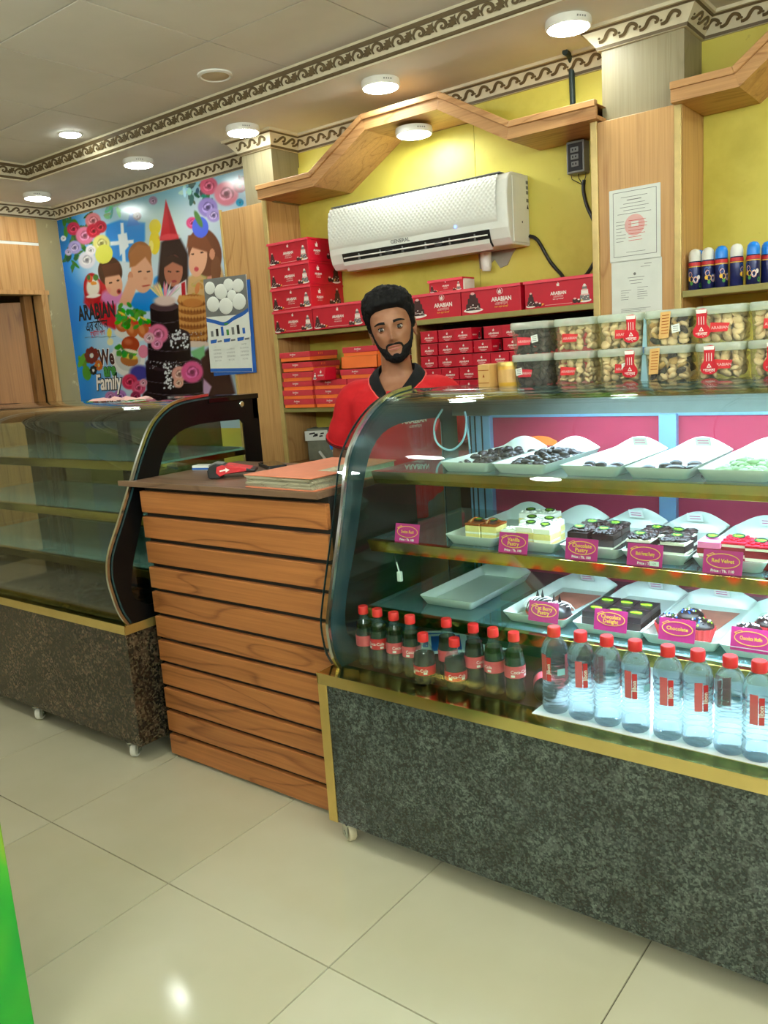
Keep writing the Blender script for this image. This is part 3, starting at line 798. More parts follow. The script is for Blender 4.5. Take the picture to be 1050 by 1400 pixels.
certificate(-1.400, 1.47, 1.737, .212, 'lower plain certificate sheet taped under the sealed one', 1)

# ================================================================== carton artwork
def tower(mb, fn, x, y, s, pale=False, ax=1.0):
    f0_ = fn; fn = lambda u, v, t: f0_(x + (u - x) * ax, v, t)
    return tower_(mb, fn, x, y, s, pale)
def tower_(mb, fn, x, y, s, pale=False):
    """printed tiered cake"""
    a, b = ('inkgrey', 'inkgrey') if pale else ('inkbrown', 'inkbrown')
    mb.sheet(ell(x, y + .05 * s, .62 * s, .16 * s, 14), fn, .0003, 'inkwhite')
    for k, (w, h0, h1) in enumerate(((.46, .05, .55), (.34, .52, .98), (.22, .95, 1.3))):
        mb.sheet([(x - w * s, y + h0 * s), (x + w * s, y + h0 * s), (x + w * s * .94, y + h1 * s), (x - w * s * .94, y + h1 * s)], fn, .0005 + k * .0001, b if k != 1 else ('inkbrown' if not pale else 'inkwhite'))
        mb.sheet(ell(x, y + h1 * s, w * s * .94, .07 * s, 12), fn, .0007 + k * .0001, a if not pale else 'inkpink')
    for k in range(5): mb.sheet(ell(x + (-.3 + .15 * k) * s, y + (.2 + .14 * (k % 3)) * s, .05 * s, .05 * s, 6), fn, .0011, 'inkpink' if k % 2 else 'inkwhite')
    mb.sheet(ell(x, y + 1.38 * s, .13 * s, .11 * s, 8), fn, .0011, 'inkwhite' if pale else 'inkpink')
def small_cakes(mb, fn, x, y, s):
    mb.sheet(ell(x, y + .25 * s, .3 * s, .26 * s, 10), fn, .0005, 'inkbrown'); mb.sheet(ell(x + .42 * s, y + .18 * s, .22 * s, .2 * s, 10), fn, .0006, 'inkbrown')
    mb.sheet(ell(x, y + .46 * s, .17 * s, .1 * s, 8), fn, .0007, 'inkpink'); mb.sheet(ell(x + .42 * s, y + .34 * s, .12 * s, .08 * s, 8), fn, .0007, 'inkwhite')
    mb.sheet([(x + .6 * s, y + .05 * s), (x + .95 * s, y + .25 * s), (x + .7 * s, y + .3 * s)], fn, .0006, 'inkyellow')
def emblem(mb, fn, x, y, s, ringed=False):
    if ringed:
        o, h = ring(x, y, .62 * s, .62 * s, .07 * s, 20); mb.prism(o, fn, .0002, .0006, 'inkwhite', h)
    mb.sheet([(x - .30 * s, y - .38 * s), (x + .30 * s, y - .38 * s), (x + .22 * s, y - .05 * s), (x + .38 * s, y + .1 * s), (x + .16 * s, y + .12 * s), (x + .1 * s, y + .34 * s), (x - .06 * s, y + .5 * s), (x - .05 * s, y + .2 * s), (x - .22 * s, y + .05 * s), (x - .36 * s, y + .22 * s), (x - .34 * s, y - .1 * s)], fn, .0006, 'inkwhite')
def name_block(mb, fn, x, y, s, gold=False):
    mb.text('ARABIAN', s, at(fn, x, y), 'inkwhite', .0006, bold=.035, sx=.92)
    mb.text('এরাবিয়ান', s * .62, at(fn, x, y - s * .62), 'inkpink', .0006, bold=.012, sx=1.0)
    mb.text('কেক এন্ড বেকারি', s * .34, at(fn, x, y - s * 1.08), 'inkyellow' if gold else 'inkwhite', .0006, bold=.01)

def carton(name, label, w, d, h, front, side, loc, rz=0, group=None):
    t = thing(name, label, 'cake box', loc, rz, group)
    mb = MB().box(0, w, 0, d, 0, h - .006, 'red'); mb.build('box', t, bevel=.0015)
    MB().prism(rrect(-.004, w + .004, -.006, d + .002, .004), XY, h - .009, h, 'red').build('lid', t, bevel=.002)
    MB().box(-.003, w + .003, -.0085, -.0055, h - .013, h - .001, 'redhighlight').build('lid_highlight', t)  # painted highlight along the lid's front edge
    F = XZ; R = lambda u, v, q: (w + q, u, v)
    def put(nm, fill):
        mb = MB(); fill(mb); mb.build(nm, t)
    if front == 'small':
        put('emblem', lambda m: emblem(m, F, w * .5, h * .78, h * .17)); put('lettering', lambda m: name_block(m, F, w * .5, h * .42, h * .16))
        put('cake_print', lambda m: (tower(m, F, w * .09, h * .08, h * .34), small_cakes(m, F, w * .17, h * .06, h * .34))); put('cake_print', lambda m: (tower(m, F, w * .88, h * .1, h * .40, True), small_cakes(m, F, w * .74, h * .06, h * .34)))
        put('printed_line', lambda m: m.sheet([(w * .3, h * .075), (w * .7, h * .075), (w * .7, h * .09), (w * .3, h * .09)], F, .0005, 'inkpink'))
    elif front == 'big':
        def big(m):
            tower(m, F, w * .2, h * .14, h * .47, False, 1.5); o, hh = ring(w * .2, h * .17, h * .36, h * .1, h * .015); m.prism(o, F, .0002, .0006, 'inkwhite', hh)
        put('cake_print', big); put('emblem', lambda m: emblem(m, F, w * .66, h * .78, h * .2, True)); put('lettering', lambda m: name_block(m, F, w * .68, h * .42, h * .22, True))
    if side:
        put('emblem', lambda m: emblem(m, R, d * .26, h * .72, h * .26)); put('lettering', lambda m: name_block(m, R, d * .26, h * .42, h * .12))
        put('cake_print', lambda m: (tower(m, R, d * .8, h * .12, h * .5), small_cakes(m, R, d * .6, h * .12, h * .45)))
    return t
# four-high stack at the left of the top shelf, one box beside it
c0 = carton('cake_carton', 'red printed cake carton, topmost of the stack at the left end of the top shelf', .295, .272, .121, 'small', True, (-3.37, 3.43, 1.581 + 3 * .122), 0, 'cake cartons on the top shelf')
for k, lb in ((2, 'red printed cake carton, second from the top in the left stack'), (1, 'red printed cake carton, third from the top in the left stack'), (0, 'red printed cake carton at the bottom of the left stack')):
    dup(c0, (-3.37 + rnd.uniform(-.004, .004), 3.43 + rnd.uniform(-.004, .002), 1.581 + k * .122), rnd.uniform(-.012, .012), lb)
carton('cake_carton', 'red printed cake carton standing beside the left stack behind the man\'s head', .345, .255, .125, 'small', True, (-3.065, 3.415, 1.581), .02, 'cake cartons on the top shelf')
b0 = carton('cake_carton', 'wide red carton with dark tiered cake print, left of two, under the little box', .312, .22, .122, 'big', False, (-2.462, 3.45, 1.581), 0, 'cake cartons on the top shelf')
dup(b0, (-2.143, 3.448, 1.581), .015, 'wide red carton with dark tiered cake print, right of two, below the cable')
carton('cake_carton', 'wide red carton with little cakes print at the right end of the top shelf', .325, .22, .122, 'small', True, (-1.808, 3.45, 1.581), 0, 'cake cartons on the top shelf')
lt = carton('cake_carton', 'little red carton with white end lying on top of the wide cartons', .19, .11, .062, 'small', False, (-2.352, 3.49, 1.704), .03, 'cake cartons on the top shelf')
MB().box(.190, .1965, .006, .104, .004, .054, 'paper').build('white_end', lt)

# flat two-part boxes (red lid on orange base)
def flat_box(label, loc, rz=0, w=.232, d=.235):
    t = thing('flat_cake_box', label, 'cake box', loc, rz, 'flat cake boxes on the middle shelf')
    MB().box(.004, w - .004, .004, d - .004, 0, .045, 'orange').build('base', t, bevel=.001)
    MB().box(0, w, 0, d, .019, .049, 'lidred').build('lid', t, bevel=.002)
    mb = MB(); mb.text('Arabian', .014, at(XZ, w * .44, .032), 'inkwhite', .0006, bold=.02); mb.sheet([(w * .42, .025), (w * .46, .025), (w * .46, .027), (w * .42, .027)], XZ, .0006, 'inkwhite')
    for u in (.3, .36, .42): mb.sheet([(d * u, .03), (d * u + .006, .03), (d * u + .006, .042), (d * u, .042)], lambda a, b, q: (w + q, a, b), .0006, 'orange')
    mb.build('lettering', t)
    return t
zz = [1.164 + .0495 * k for k in range(6)]
f0 = flat_box('flat red and orange cake box at the bottom of the leftmost pile', (-3.345, 3.42, zz[0]))
for k in range(1, 6):
    dup(f0, (-3.345 + (.008 if k in (3, 4) else rnd.uniform(-.003, .003)) - (.004 if k == 5 else 0), 3.42 + rnd.uniform(-.004, .004), zz[k] + (.004 if k > 3 else 0) + (.008 if k == 5 else 0)), rnd.uniform(-.015, .015), 'flat red and orange cake box, %s from the bottom of the leftmost pile' % ORD[k])
for k in range(3): dup(f0, (-3.102 + rnd.uniform(-.002, .002), 3.42, zz[k]), rnd.uniform(-.01, .01), 'flat red and orange cake box, %s from the bottom of the middle pile' % ORD[k])
for k in range(4): dup(f0, (-2.862 - (.045 if k == 3 else 0), 3.42, zz[k]), rnd.uniform(-.01, .01), 'flat red and orange cake box, %s from the bottom of the pile beside the man' % ORD[k])
ob = thing('flat_cake_box', 'open orange box tray near the top of the pile beside the man', 'cake box', (-2.895, 3.42, zz[4] + .001), 0, 'flat cake boxes on the middle shelf')
mb = MB().box(0, .245, 0, .004, 0, .064, 'orange').box(0, .004, 0, .23, 0, .064, 'orange').box(.241, .245, 0, .23, 0, .064, 'orange').box(0, .245, 0, .23, 0, .004, 'orange').box(0, .245, .226, .23, 0, .064, 'orange'); mb.build('base', ob)
dup(f0, (-2.885, 3.425, zz[4] + .066), .02, 'flat red cake box lid resting on the open orange tray')
st = thing('small_cake_box', 'small red printed box leaning between the two flat box piles', 'cake box', (-3.01, 3.40, 1.3135), -.1)
MB().frustum(.052, .045, .045, .04, 0, .066, 'red', c1=(.006, .01)).build('box', st, bevel=.001)
mb = MB(); Fs = lambda u, v, q: (u, -.045 + v * .2 - q, v); emblem(mb, Fs, .02, .045, .02); mb.text('ARABIAN', .011, at(Fs, .02, .022), 'inkwhite', .0006, bold=.03); tower(mb, Fs, -.024, .008, .022, True); mb.build('artwork', st)

# wall of little cartons below the top shelf
def little(label, loc, rz=0):
    t = thing('small_cake_carton', label, 'cake box', loc, rz, 'small cartons stacked below the top shelf')
    MB().box(0, .098, 0, .1, 0, .0535, 'red').build('box', t, bevel=.001)
    MB().box(-.001, .099, -.0025, .101, .0535, .0565, 'lidred').build('lid', t)
    mb = MB(); emblem(mb, XZ, .05, .038, .014); mb.text('ARABIAN', .0125, at(XZ, .05, .018), 'inkwhite', .0006, bold=.035); mb.sheet([(.03, .010), (.07, .010), (.07, .013), (.03, .013)], XZ, .0005, 'inkpink'); mb.sheet([(.038, .005), (.062, .005), (.062, .007), (.038, .007)], XZ, .0005, 'inkpink')
    R = lambda u, v, q: (.098 + q, u, v); mb.text('ARABIAN', .009, at(R, .03, .02), 'inkwhite', .0006, bold=.03); tower(mb, R, .075, .006, .022)
    mb.build('artwork', t); return t
l0 = None
rows = [(0, 9), (0, 9), (0, 9), (0, 9), (0, 9), (0, 8)]
for r in range(6):
    for c in range(rows[r][1]):
        x = -2.392 + c * .1015 + (.012 if r in (1, 2) else 0) - (.008 if r == 3 else 0) + rnd.uniform(-.003, .003)
        y = 3.45 + rnd.uniform(-.006, .004)
        if r == 5 and c == 2: y -= .02
        if r >= 4 and c >= 4 - (r == 5): x += .03; y += .05
        lb = 'small red cake carton, %s from the left in the %s row from the bottom' % (ORD[c], ORD[r])
        lc = (x, y, 1.161 + r * .0612); rz = rnd.uniform(-.02, .02) + (.10 if (r == 5 and c == 3) else 0)
        if l0 is None: l0 = little(lb, lc, rz)
        else: dup(l0, lc, rz, lb)
for k in range(2):
    dup(l0, (-2.60, 3.44, 1.3545 + .057 * k), 0, 'small red cake carton on the plain red carton behind the man, %s one' % ('lower', 'upper')[k])
bx = thing('cake_carton', 'plain red carton left of the divider, behind the man\'s ear', 'cake box', (-2.62, 3.44, 1.164))
MB().box(0, .16, 0, .2, 0, .19, 'red').build('box', bx, bevel=.002)

# lower shelf: sacks, squeeze bottle
def sack(label, x, w, h, mat, words):
    t = thing('packing_bag', label, 'bag', (x, 3.55, .846))
    rings = []
    for z, k in ((0, .94), (.03, 1.0), (h * .5, .98), (h * .85, .97), (h, .93)):
        rings.append([(w / 2 + (p[0] - w / 2) * k + .004 * math.sin(9 * z + i), p[1] * k, z + .004 * math.sin(i * 1.3)) for i, p in enumerate(rrect(0, w, 0, .12, .02, 3))])
    MB().loft(rings, mat).build('sack', t, smooth=40)
    mb = MB().sheet([(.006, h * .62), (w - .006, h * .66), (w - .006, h * .97), (.006, h * .93)], XZ, .007, 'paper')
    r = random.Random(len(label))
    for k in range(7):
        u = .02 + r.random() * (w - .07); v = h * (.68 + .22 * r.random()); mb.sheet([(u, v), (u + .03, v + .004), (u + .028, v + .012), (u + .004, v + .009)], XZ, .0075, 'inkblack')
    mb.build('printed_sheet', t)
sack('grey packing bag with a scrawled white sheet on the low shelf', -3.325, .19, .185, 'sack', 1)
t2 = thing('packing_bag', 'dark red topped packing bag behind the blue squeeze bottle', 'bag', (-3.12, 3.56, .846))
MB().loft([[(p[0], p[1], z) for p in rrect(0, .26, 0, .11, .02, 3)] for z in (0, .07, .12)], 'sack').build('sack', t2, smooth=40)
MB().loft([[(p[0], p[1], z) for p in rrect(.004, .256, 0.004, .106, .02, 3)] for z in (.12, .15, .185)], 'inkbrown').build('red_top', t2, smooth=40)
sq = thing('squeeze_bottle', 'clear bottle with a blue nozzle cap standing on the low shelf', 'bottle', (-3.06, 3.49, .846))
MB().lathe([(.03, 0), (.032, .02), (.026, .06), (.018, .08)], 20, 'pet').build('bottle', sq, 40)
MB().lathe([(.0185, .078), (.02, .10), (.019, .135), (.012, .15), (.006, .152)], 18, 'bluecap').build('cap', sq, 40)
tag(MB().tube([(-3.20, 3.53, .90), (-3.08, 3.455, .8535)], .008, 8, 'paper').build('paper_roll'), 'thin rolled white paper lying before the grey packing bags', 'paper roll')
# ================================================================== birthday poster (flat print on vinyl)
HP = (741.535, -191.9074, 4863.4259, -259.1102, -1426.9635, 2698.454, -.193, -.0592)   # poster plane (x, z) -> artwork units
def art(x, z):
    w = HP[6] * x + HP[7] * z + 1
    return (HP[0] * x + HP[1] * z + HP[2]) / w, (HP[3] * x + HP[4] * z + HP[5]) / w
def unart(u, v):
    A = np.array([[HP[0] - HP[6] * u, HP[1] - HP[7] * u], [HP[3] - HP[6] * v, HP[4] - HP[7] * v]])
    return np.linalg.solve(A, np.array([u - HP[2], v - HP[5]]))
def paint_poster():
    X0, X1, Z0, Z1 = -5.822, -3.60, 1.02, 2.577
    nx, nz = 400, 280
    gx, gz = np.meshgrid(np.linspace(X0, X1, nx), np.linspace(Z0, Z1, nz))
    U, V = art(gx, gz)
    img = np.zeros((nz, nx, 3))
    rg = np.random.RandomState(3)
    def c(r, g, b): return np.array([r, g, b]) / 255.
    def put(mask, col): img[:] = img * (1 - mask[..., None]) + mask[..., None] * np.asarray(col)
    def E(cx, cy, rx, ry, ang=0, soft=.06):
        a = math.radians(ang); x = U - cx; y = V - cy
        xr = x * math.cos(a) + y * math.sin(a); yr = -x * math.sin(a) + y * math.cos(a)
        d = np.sqrt((xr / rx) ** 2 + (yr / ry) ** 2)
        return np.clip((1 - d) / soft + .5, 0, 1)
    def Pg(pts, soft=4.0):
        inside = np.zeros(U.shape, bool); dist = np.full(U.shape, 1e9); n = len(pts)
        for i in range(n):
            (x1, y1), (x2, y2) = pts[i], pts[(i + 1) % n]
            cnd = ((y1 > V) != (y2 > V)); xi = (x2 - x1) * (V - y1) / ((y2 - y1) if y2 != y1 else 1e-9) + x1
            inside ^= cnd & (U < xi)
            dx, dy = x2 - x1, y2 - y1; t = np.clip(((U - x1) * dx + (V - y1) * dy) / (dx * dx + dy * dy + 1e-9), 0, 1)
            dist = np.minimum(dist, np.hypot(U - x1 - t * dx, V - y1 - t * dy))
        return np.clip(np.where(inside, dist, -dist) / soft + .5, 0, 1)
    # backdrop
    k = np.clip((U - 20 - (V - 270) * .14) / 240, 0, 1)[..., None]
    img[:] = (1 - k) * c(0, 128, 246) + k * c(186, 214, 236)
    put(E(40, 300, 110, 110, 0, .9) * .6, c(10, 100, 150)); put(E(600, 130, 360, 120, -14, .9) * .85, c(120, 176, 196)); put(E(760, 260, 160, 140, 0, .8) * .6, c(200, 206, 210))
    put(E(330, 520, 180, 90, 0, .9) * .8, c(214, 232, 240)); put(E(90, 1080, 90, 200, 6, .9) * .6, c(0, 160, 255)); put(E(300, 900, 120, 120, 0, .9) * .7, c(190, 226, 250))
    put(E(560, 330, 120, 150, 0, .7) * .6, c(196, 216, 200))
    # balloons and candle shape
    put(Pg([(278, 290), (350, 265), (478, 280), (478, 370), (400, 480), (300, 470), (276, 380)], 12), c(10, 136, 224))
    put(Pg([(385, 300), (405, 210), (452, 290)], 6), c(30, 120, 210))
    for q in ([(352, 280), (368, 280), (380, 480), (362, 480)], [(300, 376), (420, 366), (420, 384), (300, 398)], [(338, 340), (385, 330), (395, 400), (350, 450), (345, 390)]): put(Pg(q, 6), c(226, 240, 246))
    put(E(530, 300, 30, 40), c(226, 206, 40)); put(E(528, 380, 28, 62), c(230, 208, 50)); put(E(510, 400, 12, 30), c(240, 226, 120))
    # leaves and blossom clusters
    def rose(x, y, r, col):
        put(E(x, y, r, r, 0, .2), col)
        for q in range(9):
            a = q * 2.4; rr = r * (.75 - .07 * q)
            put(E(x + rr * .6 * math.cos(a), y + rr * .6 * math.sin(a), r * .34, r * .2, math.degrees(a) + 90, .3) * .8, np.clip(np.asarray(col) * (1.25 if q % 2 else .72) + (.08 if q % 2 else 0), 0, 1))
        put(E(x, y, r * .2, r * .2, 0, .5), np.asarray(col) * .55)
    def leaves(x, y, s, n, col=(50, 110, 50)):
        for q in range(n): put(E(x + rg.uniform(-s, s), y + rg.uniform(-s, s), rg.uniform(14, 30), rg.uniform(6, 12), rg.uniform(0, 180), .2), c(*np.clip(np.array(col) + rg.randint(-28, 28, 3), 0, 255)))
    leaves(150, 330, 95, 34); leaves(120, 440, 70, 16)
    for x, y, r, col in ((112, 310, 34, (190, 40, 80)), (212, 268, 40, (210, 120, 130)), (170, 345, 46, (226, 120, 160)), (215, 320, 36, (190, 30, 60)), (250, 300, 32, (176, 36, 60)), (118, 405, 34, (172, 160, 224)), (180, 470, 44, (226, 226, 240)), (255, 385, 44, (232, 226, 130)), (60, 360, 14, (226, 236, 250)), (86, 430, 18, (190, 180, 236)), (200, 420, 26, (240, 236, 244))): rose(x, y, r, c(*col))
    leaves(760, 140, 60, 24, (60, 100, 80))
    for x, y, r, col in ((805, 90, 46, (206, 90, 120)), (895, 130, 62, (222, 130, 150)), (965, 90, 34, (150, 20, 50)), (800, 200, 50, (150, 130, 200)), (830, 240, 36, (170, 150, 214)), (720, 280, 30, (222, 80, 130)), (965, 175, 20, (20, 150, 200)), (520, 165, 22, (150, 120, 150)), (438, 245, 22, (120, 110, 120))): rose(x, y, r, c(*col))
    leaves(980, 60, 10, 6, (110, 20, 40)); leaves(310, 215, 36, 8, (110, 180, 150)); leaves(690, 110, 20, 5, (180, 210, 230))
    skin = c(226, 168, 136); skin2 = c(206, 140, 108)
    # child in yellow hat
    put(Pg([(165, 690), (175, 590), (250, 570), (330, 640), (330, 830), (260, 800)], 14), c(200, 24, 44)); put(E(310, 660, 60, 40, 0, .4), c(214, 130, 190))
    put(E(300, 530, 62, 78, -8), c(62, 34, 26)); put(E(318, 590, 44, 68, -12), skin); put(Pg([(255, 500), (345, 480), (352, 545), (270, 560)], 8), c(84, 46, 34))
    put(E(268, 440, 44, 50, 20), c(226, 228, 90)); put(E(302, 588, 9, 5, -10, .3), c(50, 30, 28)); put(E(340, 575, 8, 5, -10, .3), c(50, 30, 28)); put(E(345, 632, 12, 14, 0, .3), c(176, 60, 60)); put(E(345, 632, 6, 8, 0, .3), c(90, 20, 24)); put(E(290, 628, 14, 18, 0, .8) * .4, c(232, 120, 110))
    # boy in blue
    put(Pg([(395, 690), (430, 640), (500, 620), (560, 590), (575, 730), (440, 735)], 10), c(10, 134, 222)); put(E(560, 610, 34, 60, -20, .2), c(20, 140, 226))
    put(E(452, 445, 60, 70, 6), c(150, 96, 54)); put(E(463, 540, 56, 100, -4), skin); put(Pg([(398, 440), (440, 390), (505, 400), (512, 500), (480, 455), (430, 500), (400, 510)], 8), c(168, 108, 62))
    put(E(404, 560, 14, 30), skin2); put(Pg([(345, 690), (395, 560), (430, 560), (436, 610), (400, 712)], 8), skin)
    for x in (452, 496): put(E(x, 530, 10, 5, -6, .3), c(40, 34, 40))
    put(E(484, 602, 22, 5, -8, .4), c(170, 70, 60)); put(E(480, 565, 10, 8, 0, .6) * .6, skin2)
    # girl under the red cone
    put(Pg([(540, 610), (560, 380), (600, 350), (660, 360), (700, 440), (700, 640)], 14), c(38, 24, 26))
    put(E(624, 525, 48, 82, 0), c(176, 110, 86)); put(Pg([(572, 470), (620, 440), (676, 470), (676, 505), (620, 480), (575, 510)], 8), c(44, 28, 28))
    for x in (604, 646): put(E(x, 530, 10, 4, 6, .3), c(30, 20, 22))
    put(E(628, 580, 14, 7, 0, .3), c(150, 60, 64)); put(Pg([(588, 650), (630, 605), (690, 570), (694, 680), (600, 680)], 6), c(232, 230, 232)); put(Pg([(664, 590), (684, 580), (688, 670), (668, 674)], 4), c(170, 20, 40))
    put(Pg([(585, 160), (652, 362), (554, 372)], 5), c(196, 30, 44)); put(Pg([(590, 180), (652, 362), (610, 366)], 8) * .35, c(120, 10, 26)); put(E(602, 352, 50, 16, -6, .4) * .8, c(214, 70, 80))
    # girl at the right
    put(Pg([(690, 690), (700, 560), (760, 520), (860, 470), (885, 560), (880, 700)], 14), c(206, 166, 110)); leaves(780, 610, 70, 18, (190, 150, 96))
    put(E(785, 430, 85, 125, -12), c(110, 66, 46)); put(E(842, 520, 26, 70), c(120, 76, 52)); put(E(750, 465, 46, 92, 8), skin); put(Pg([(690, 420), (700, 345), (780, 330), (830, 420), (800, 430), (700, 400)], 8), c(124, 72, 48)); put(E(823, 440, 14, 28), skin2)
    put(E(722, 440, 9, 4, 0, .3), c(60, 40, 36)); put(E(770, 432, 9, 4, 0, .3), c(60, 40, 36)); put(E(742, 517, 12, 12, 0, .3), c(190, 70, 80)); put(E(762, 302, 42, 54, -4), c(84, 106, 226)); put(E(752, 260, 14, 46, -24, .3), c(90, 130, 70))
    # emblem
    put(E(210, 620, 46, 84, -6), c(178, 18, 34)); put(E(212, 610, 34, 52, 0, .3), c(232, 226, 214)); put(E(196, 568, 14, 18), c(220, 90, 40)); put(E(226, 560, 14, 16), c(60, 120, 50)); put(E(215, 590, 16, 10), c(230, 150, 60)); put(E(214, 655, 38, 9, -8, .3), c(240, 232, 226)); put(E(190, 560, 9, 14), c(60, 110, 50))
    # savouries
    put(E(410, 850, 90, 34, 8, .15), c(224, 226, 220))
    for x, y in ((358, 800), (412, 825), (470, 832)): put(E(x, y, 32, 42, -20), c(186, 96, 44)); put(E(x - 8, y - 6, 14, 28, -20, .6) * .7, c(226, 150, 90)); put(E(x + 16, y - 36, 34, 12, 30, .3), c(214, 60, 40))
    for q in range(46): put(E(rg.uniform(335, 505), 700 + rg.uniform(0, 90) + 30 * ((rg.rand() - .2)), 17, 10, rg.uniform(0, 180), .3), c(*(np.array([60, 150, 30]) + rg.randint(-35, 40, 3))))
    for x, y in ((360, 745), (415, 770), (470, 770)): put(E(x, y, 22, 5, 30, .4), c(236, 206, 60))
    put(E(392, 975, 86, 92, 0, .05), c(232, 234, 230)); put(E(392, 970, 66, 70, 0, .06), c(206, 210, 206))
    put(E(398, 985, 46, 30, 10), c(176, 108, 54)); put(E(392, 962, 50, 14, 14, .3), c(226, 206, 70))
    for q in range(26): put(E(rg.uniform(336, 450), 930 + rg.uniform(-28, 34), 17, 11, rg.uniform(0, 180), .3), c(*(np.array([50, 140, 40]) + rg.randint(-35, 40, 3))))
    put(E(404, 902, 46, 40, 12), c(168, 64, 30)); put(E(392, 890, 20, 14, 10, .9) * .6, c(224, 130, 84)); put(E(410, 938, 40, 8, 14, .4), c(236, 228, 200))
    # tower of brown buns
    for q in range(6):
        y = 870 - q * 38
        put(E(722, y, 78, 34, 0, .1), c(150, 88, 36))
        for w in range(9): put(E(660 + w * 16, y - 6 + 8 * abs(w - 4) / 4 * -.6, 12, 20, 0, .4), c(206, 146, 76)); put(E(668 + w * 16, y + 10, 3, 16, 0, .5), c(120, 66, 28))
    put(E(722, 690, 50, 22, 0, .2), c(190, 120, 56)); put(E(735, 902, 80, 16, 0, .2), c(226, 206, 190))
    put(Pg([(760, 960), (830, 900), (900, 1000), (950, 1180), (780, 1180)], 16), c(60, 26, 30)); put(Pg([(712, 940), (782, 910), (786, 960), (740, 1000)], 10), c(120, 190, 130)); put(Pg([(780, 1080), (820, 1120), (790, 1200), (770, 1180)], 8), c(196, 160, 200))
    # tall dark cake
    dk = c(24, 14, 20)
    put(E(470, 940, 26, 34), c(226, 130, 160)); put(E(450, 1050, 50, 40, 0, .4), c(60, 60, 150))
    put(E(625, 1170, 160, 60), c(40, 26, 34)); put(Pg([(482, 1000), (768, 1000), (778, 1160), (490, 1190)], 8), dk); put(E(625, 1000, 144, 46), c(52, 34, 42)); put(E(630, 1160, 140, 34), dk)
    put(Pg([(492, 860), (708, 850), (716, 1000), (494, 1010)], 8), dk); put(E(600, 855, 108, 40), c(50, 34, 42)); put(E(605, 1000, 110, 26), dk)
    put(Pg([(504, 712), (648, 704), (656, 830), (510, 836)], 6), dk); put(E(577, 708, 73, 26), c(70, 50, 56)); put(E(583, 834, 73, 18), dk)
    for y, x0, x1 in ((780, 506, 652), (925, 494, 712), (1090, 486, 772), (985, 494, 714), (1150, 492, 776)): put(np.clip((1 - np.abs(V - y - 14 * (1 - ((U - (x0 + x1) / 2) / ((x1 - x0) / 2)) ** 2)) / 3), 0, 1) * (U > x0) * (U < x1) * .55, c(150, 140, 150))
    for q in range(90): put(E(*((rg.uniform(610, 700), rg.uniform(830, 920)) if q < 45 else (rg.uniform(575, 640), rg.uniform(1000, 1130))), 5, 5, 0, .4), c(226, 232, 236))
    for q in range(120): put(E(rg.uniform(500, 770), rg.uniform(990, 1030) if q % 2 else rg.uniform(840, 870), 3, 2, 0, .5) * .7, c(190, 190, 196))
    rose(545, 850, 52, c(222, 110, 150)); rose(540, 900, 30, c(226, 130, 170)); rose(500, 870, 28, c(224, 170, 180)); rose(655, 1055, 40, c(222, 160, 150)); rose(720, 1045, 56, c(226, 90, 150)); rose(650, 1100, 26, c(230, 170, 150))
    for q in range(26):
        a = rg.uniform(-.9, .9); put(E(580 + 60 * math.sin(a), 660 - 30 * math.cos(a), 4, 46, math.degrees(a), .5), c(*(np.array([206, 180, 160]) + rg.randint(-50, 40, 3))))
    put(E(580, 680, 58, 26, 0, .4), c(214, 190, 180))
    # flowers by the slogan
    leaves(165, 985, 26, 6, (80, 160, 40)); put(E(155, 985, 14, 40, 24), c(96, 176, 50)); put(E(180, 1050, 22, 38, -10), c(80, 160, 44))
    for q in range(8):
        a = q * PI / 4; put(E(205 + 24 * math.cos(a), 960 + 28 * math.sin(a), 14, 17), c(120, 34, 32))
        put(E(242 + 14 * math.cos(a), 1010 + 18 * math.sin(a), 9, 10), c(204, 104, 30)); put(E(214 + 12 * math.cos(a), 1036 + 16 * math.sin(a), 8, 9), c(20, 24, 30))
    put(E(205, 960, 9, 11), c(236, 230, 214)); put(E(214, 1036, 6, 8), c(236, 236, 236)); put(E(242, 1010, 6, 7), c(236, 206, 80))
    for x, y, r, col in ((400, 1095, 40, (206, 50, 90)), (446, 1125, 36, (214, 80, 120)), (350, 1170, 34, (176, 120, 200)), (300, 1170, 26, (190, 130, 190)), (430, 1170, 26, (150, 40, 80)), (470, 1100, 20, (222, 150, 170))): rose(x, y, r, c(*col))
    put(E(296, 845, 12, 26), c(240, 220, 90)); put(E(300, 890, 16, 18), c(240, 236, 180))
    put(np.clip(1 - np.abs(V - 868 + (U - 170) * .03) / 3, 0, 1) * (U > 168) * (U < 330), c(90, 120, 150))
    img = np.clip(img, 0, 1)
    linimg = np.where(img <= .04045, img / 12.92, ((img + .055) / 1.055) ** 2.4)
    linimg *= .78
    co = np.stack([gx, np.full_like(gx, 0), gz], -1).reshape(-1, 3)
    idx = np.arange(nx * nz).reshape(nz, nx)
    quads = np.stack([idx[:-1, :-1], idx[:-1, 1:], idx[1:, 1:], idx[1:, :-1]], -1).reshape(-1, 4)
    me = bpy.data.meshes.new('print')
    me.vertices.add(len(co)); me.vertices.foreach_set('co', co.ravel().astype('f4'))
    me.loops.add(quads.size); me.loops.foreach_set('vertex_index', quads.ravel().astype('i4'))
    me.polygons.add(len(quads)); me.polygons.foreach_set('loop_start', np.arange(0, quads.size, 4).astype('i4')); me.polygons.foreach_set('loop_total', np.full(len(quads), 4, 'i4'))
    at_ = me.color_attributes.new('paint', 'FLOAT_COLOR', 'POINT')
    at_.data.foreach_set('color', np.concatenate([linimg.reshape(-1, 3), np.ones((nx * nz, 1))], 1).ravel().astype('f4'))
    me.materials.append(M['vinyl']); me.update(); me.validate()
    return me
po = thing('poster', 'large glossy birthday poster of children blowing around a dark tiered cake', 'poster', (0, 3.716, 0))
link('print', paint_poster(), po)
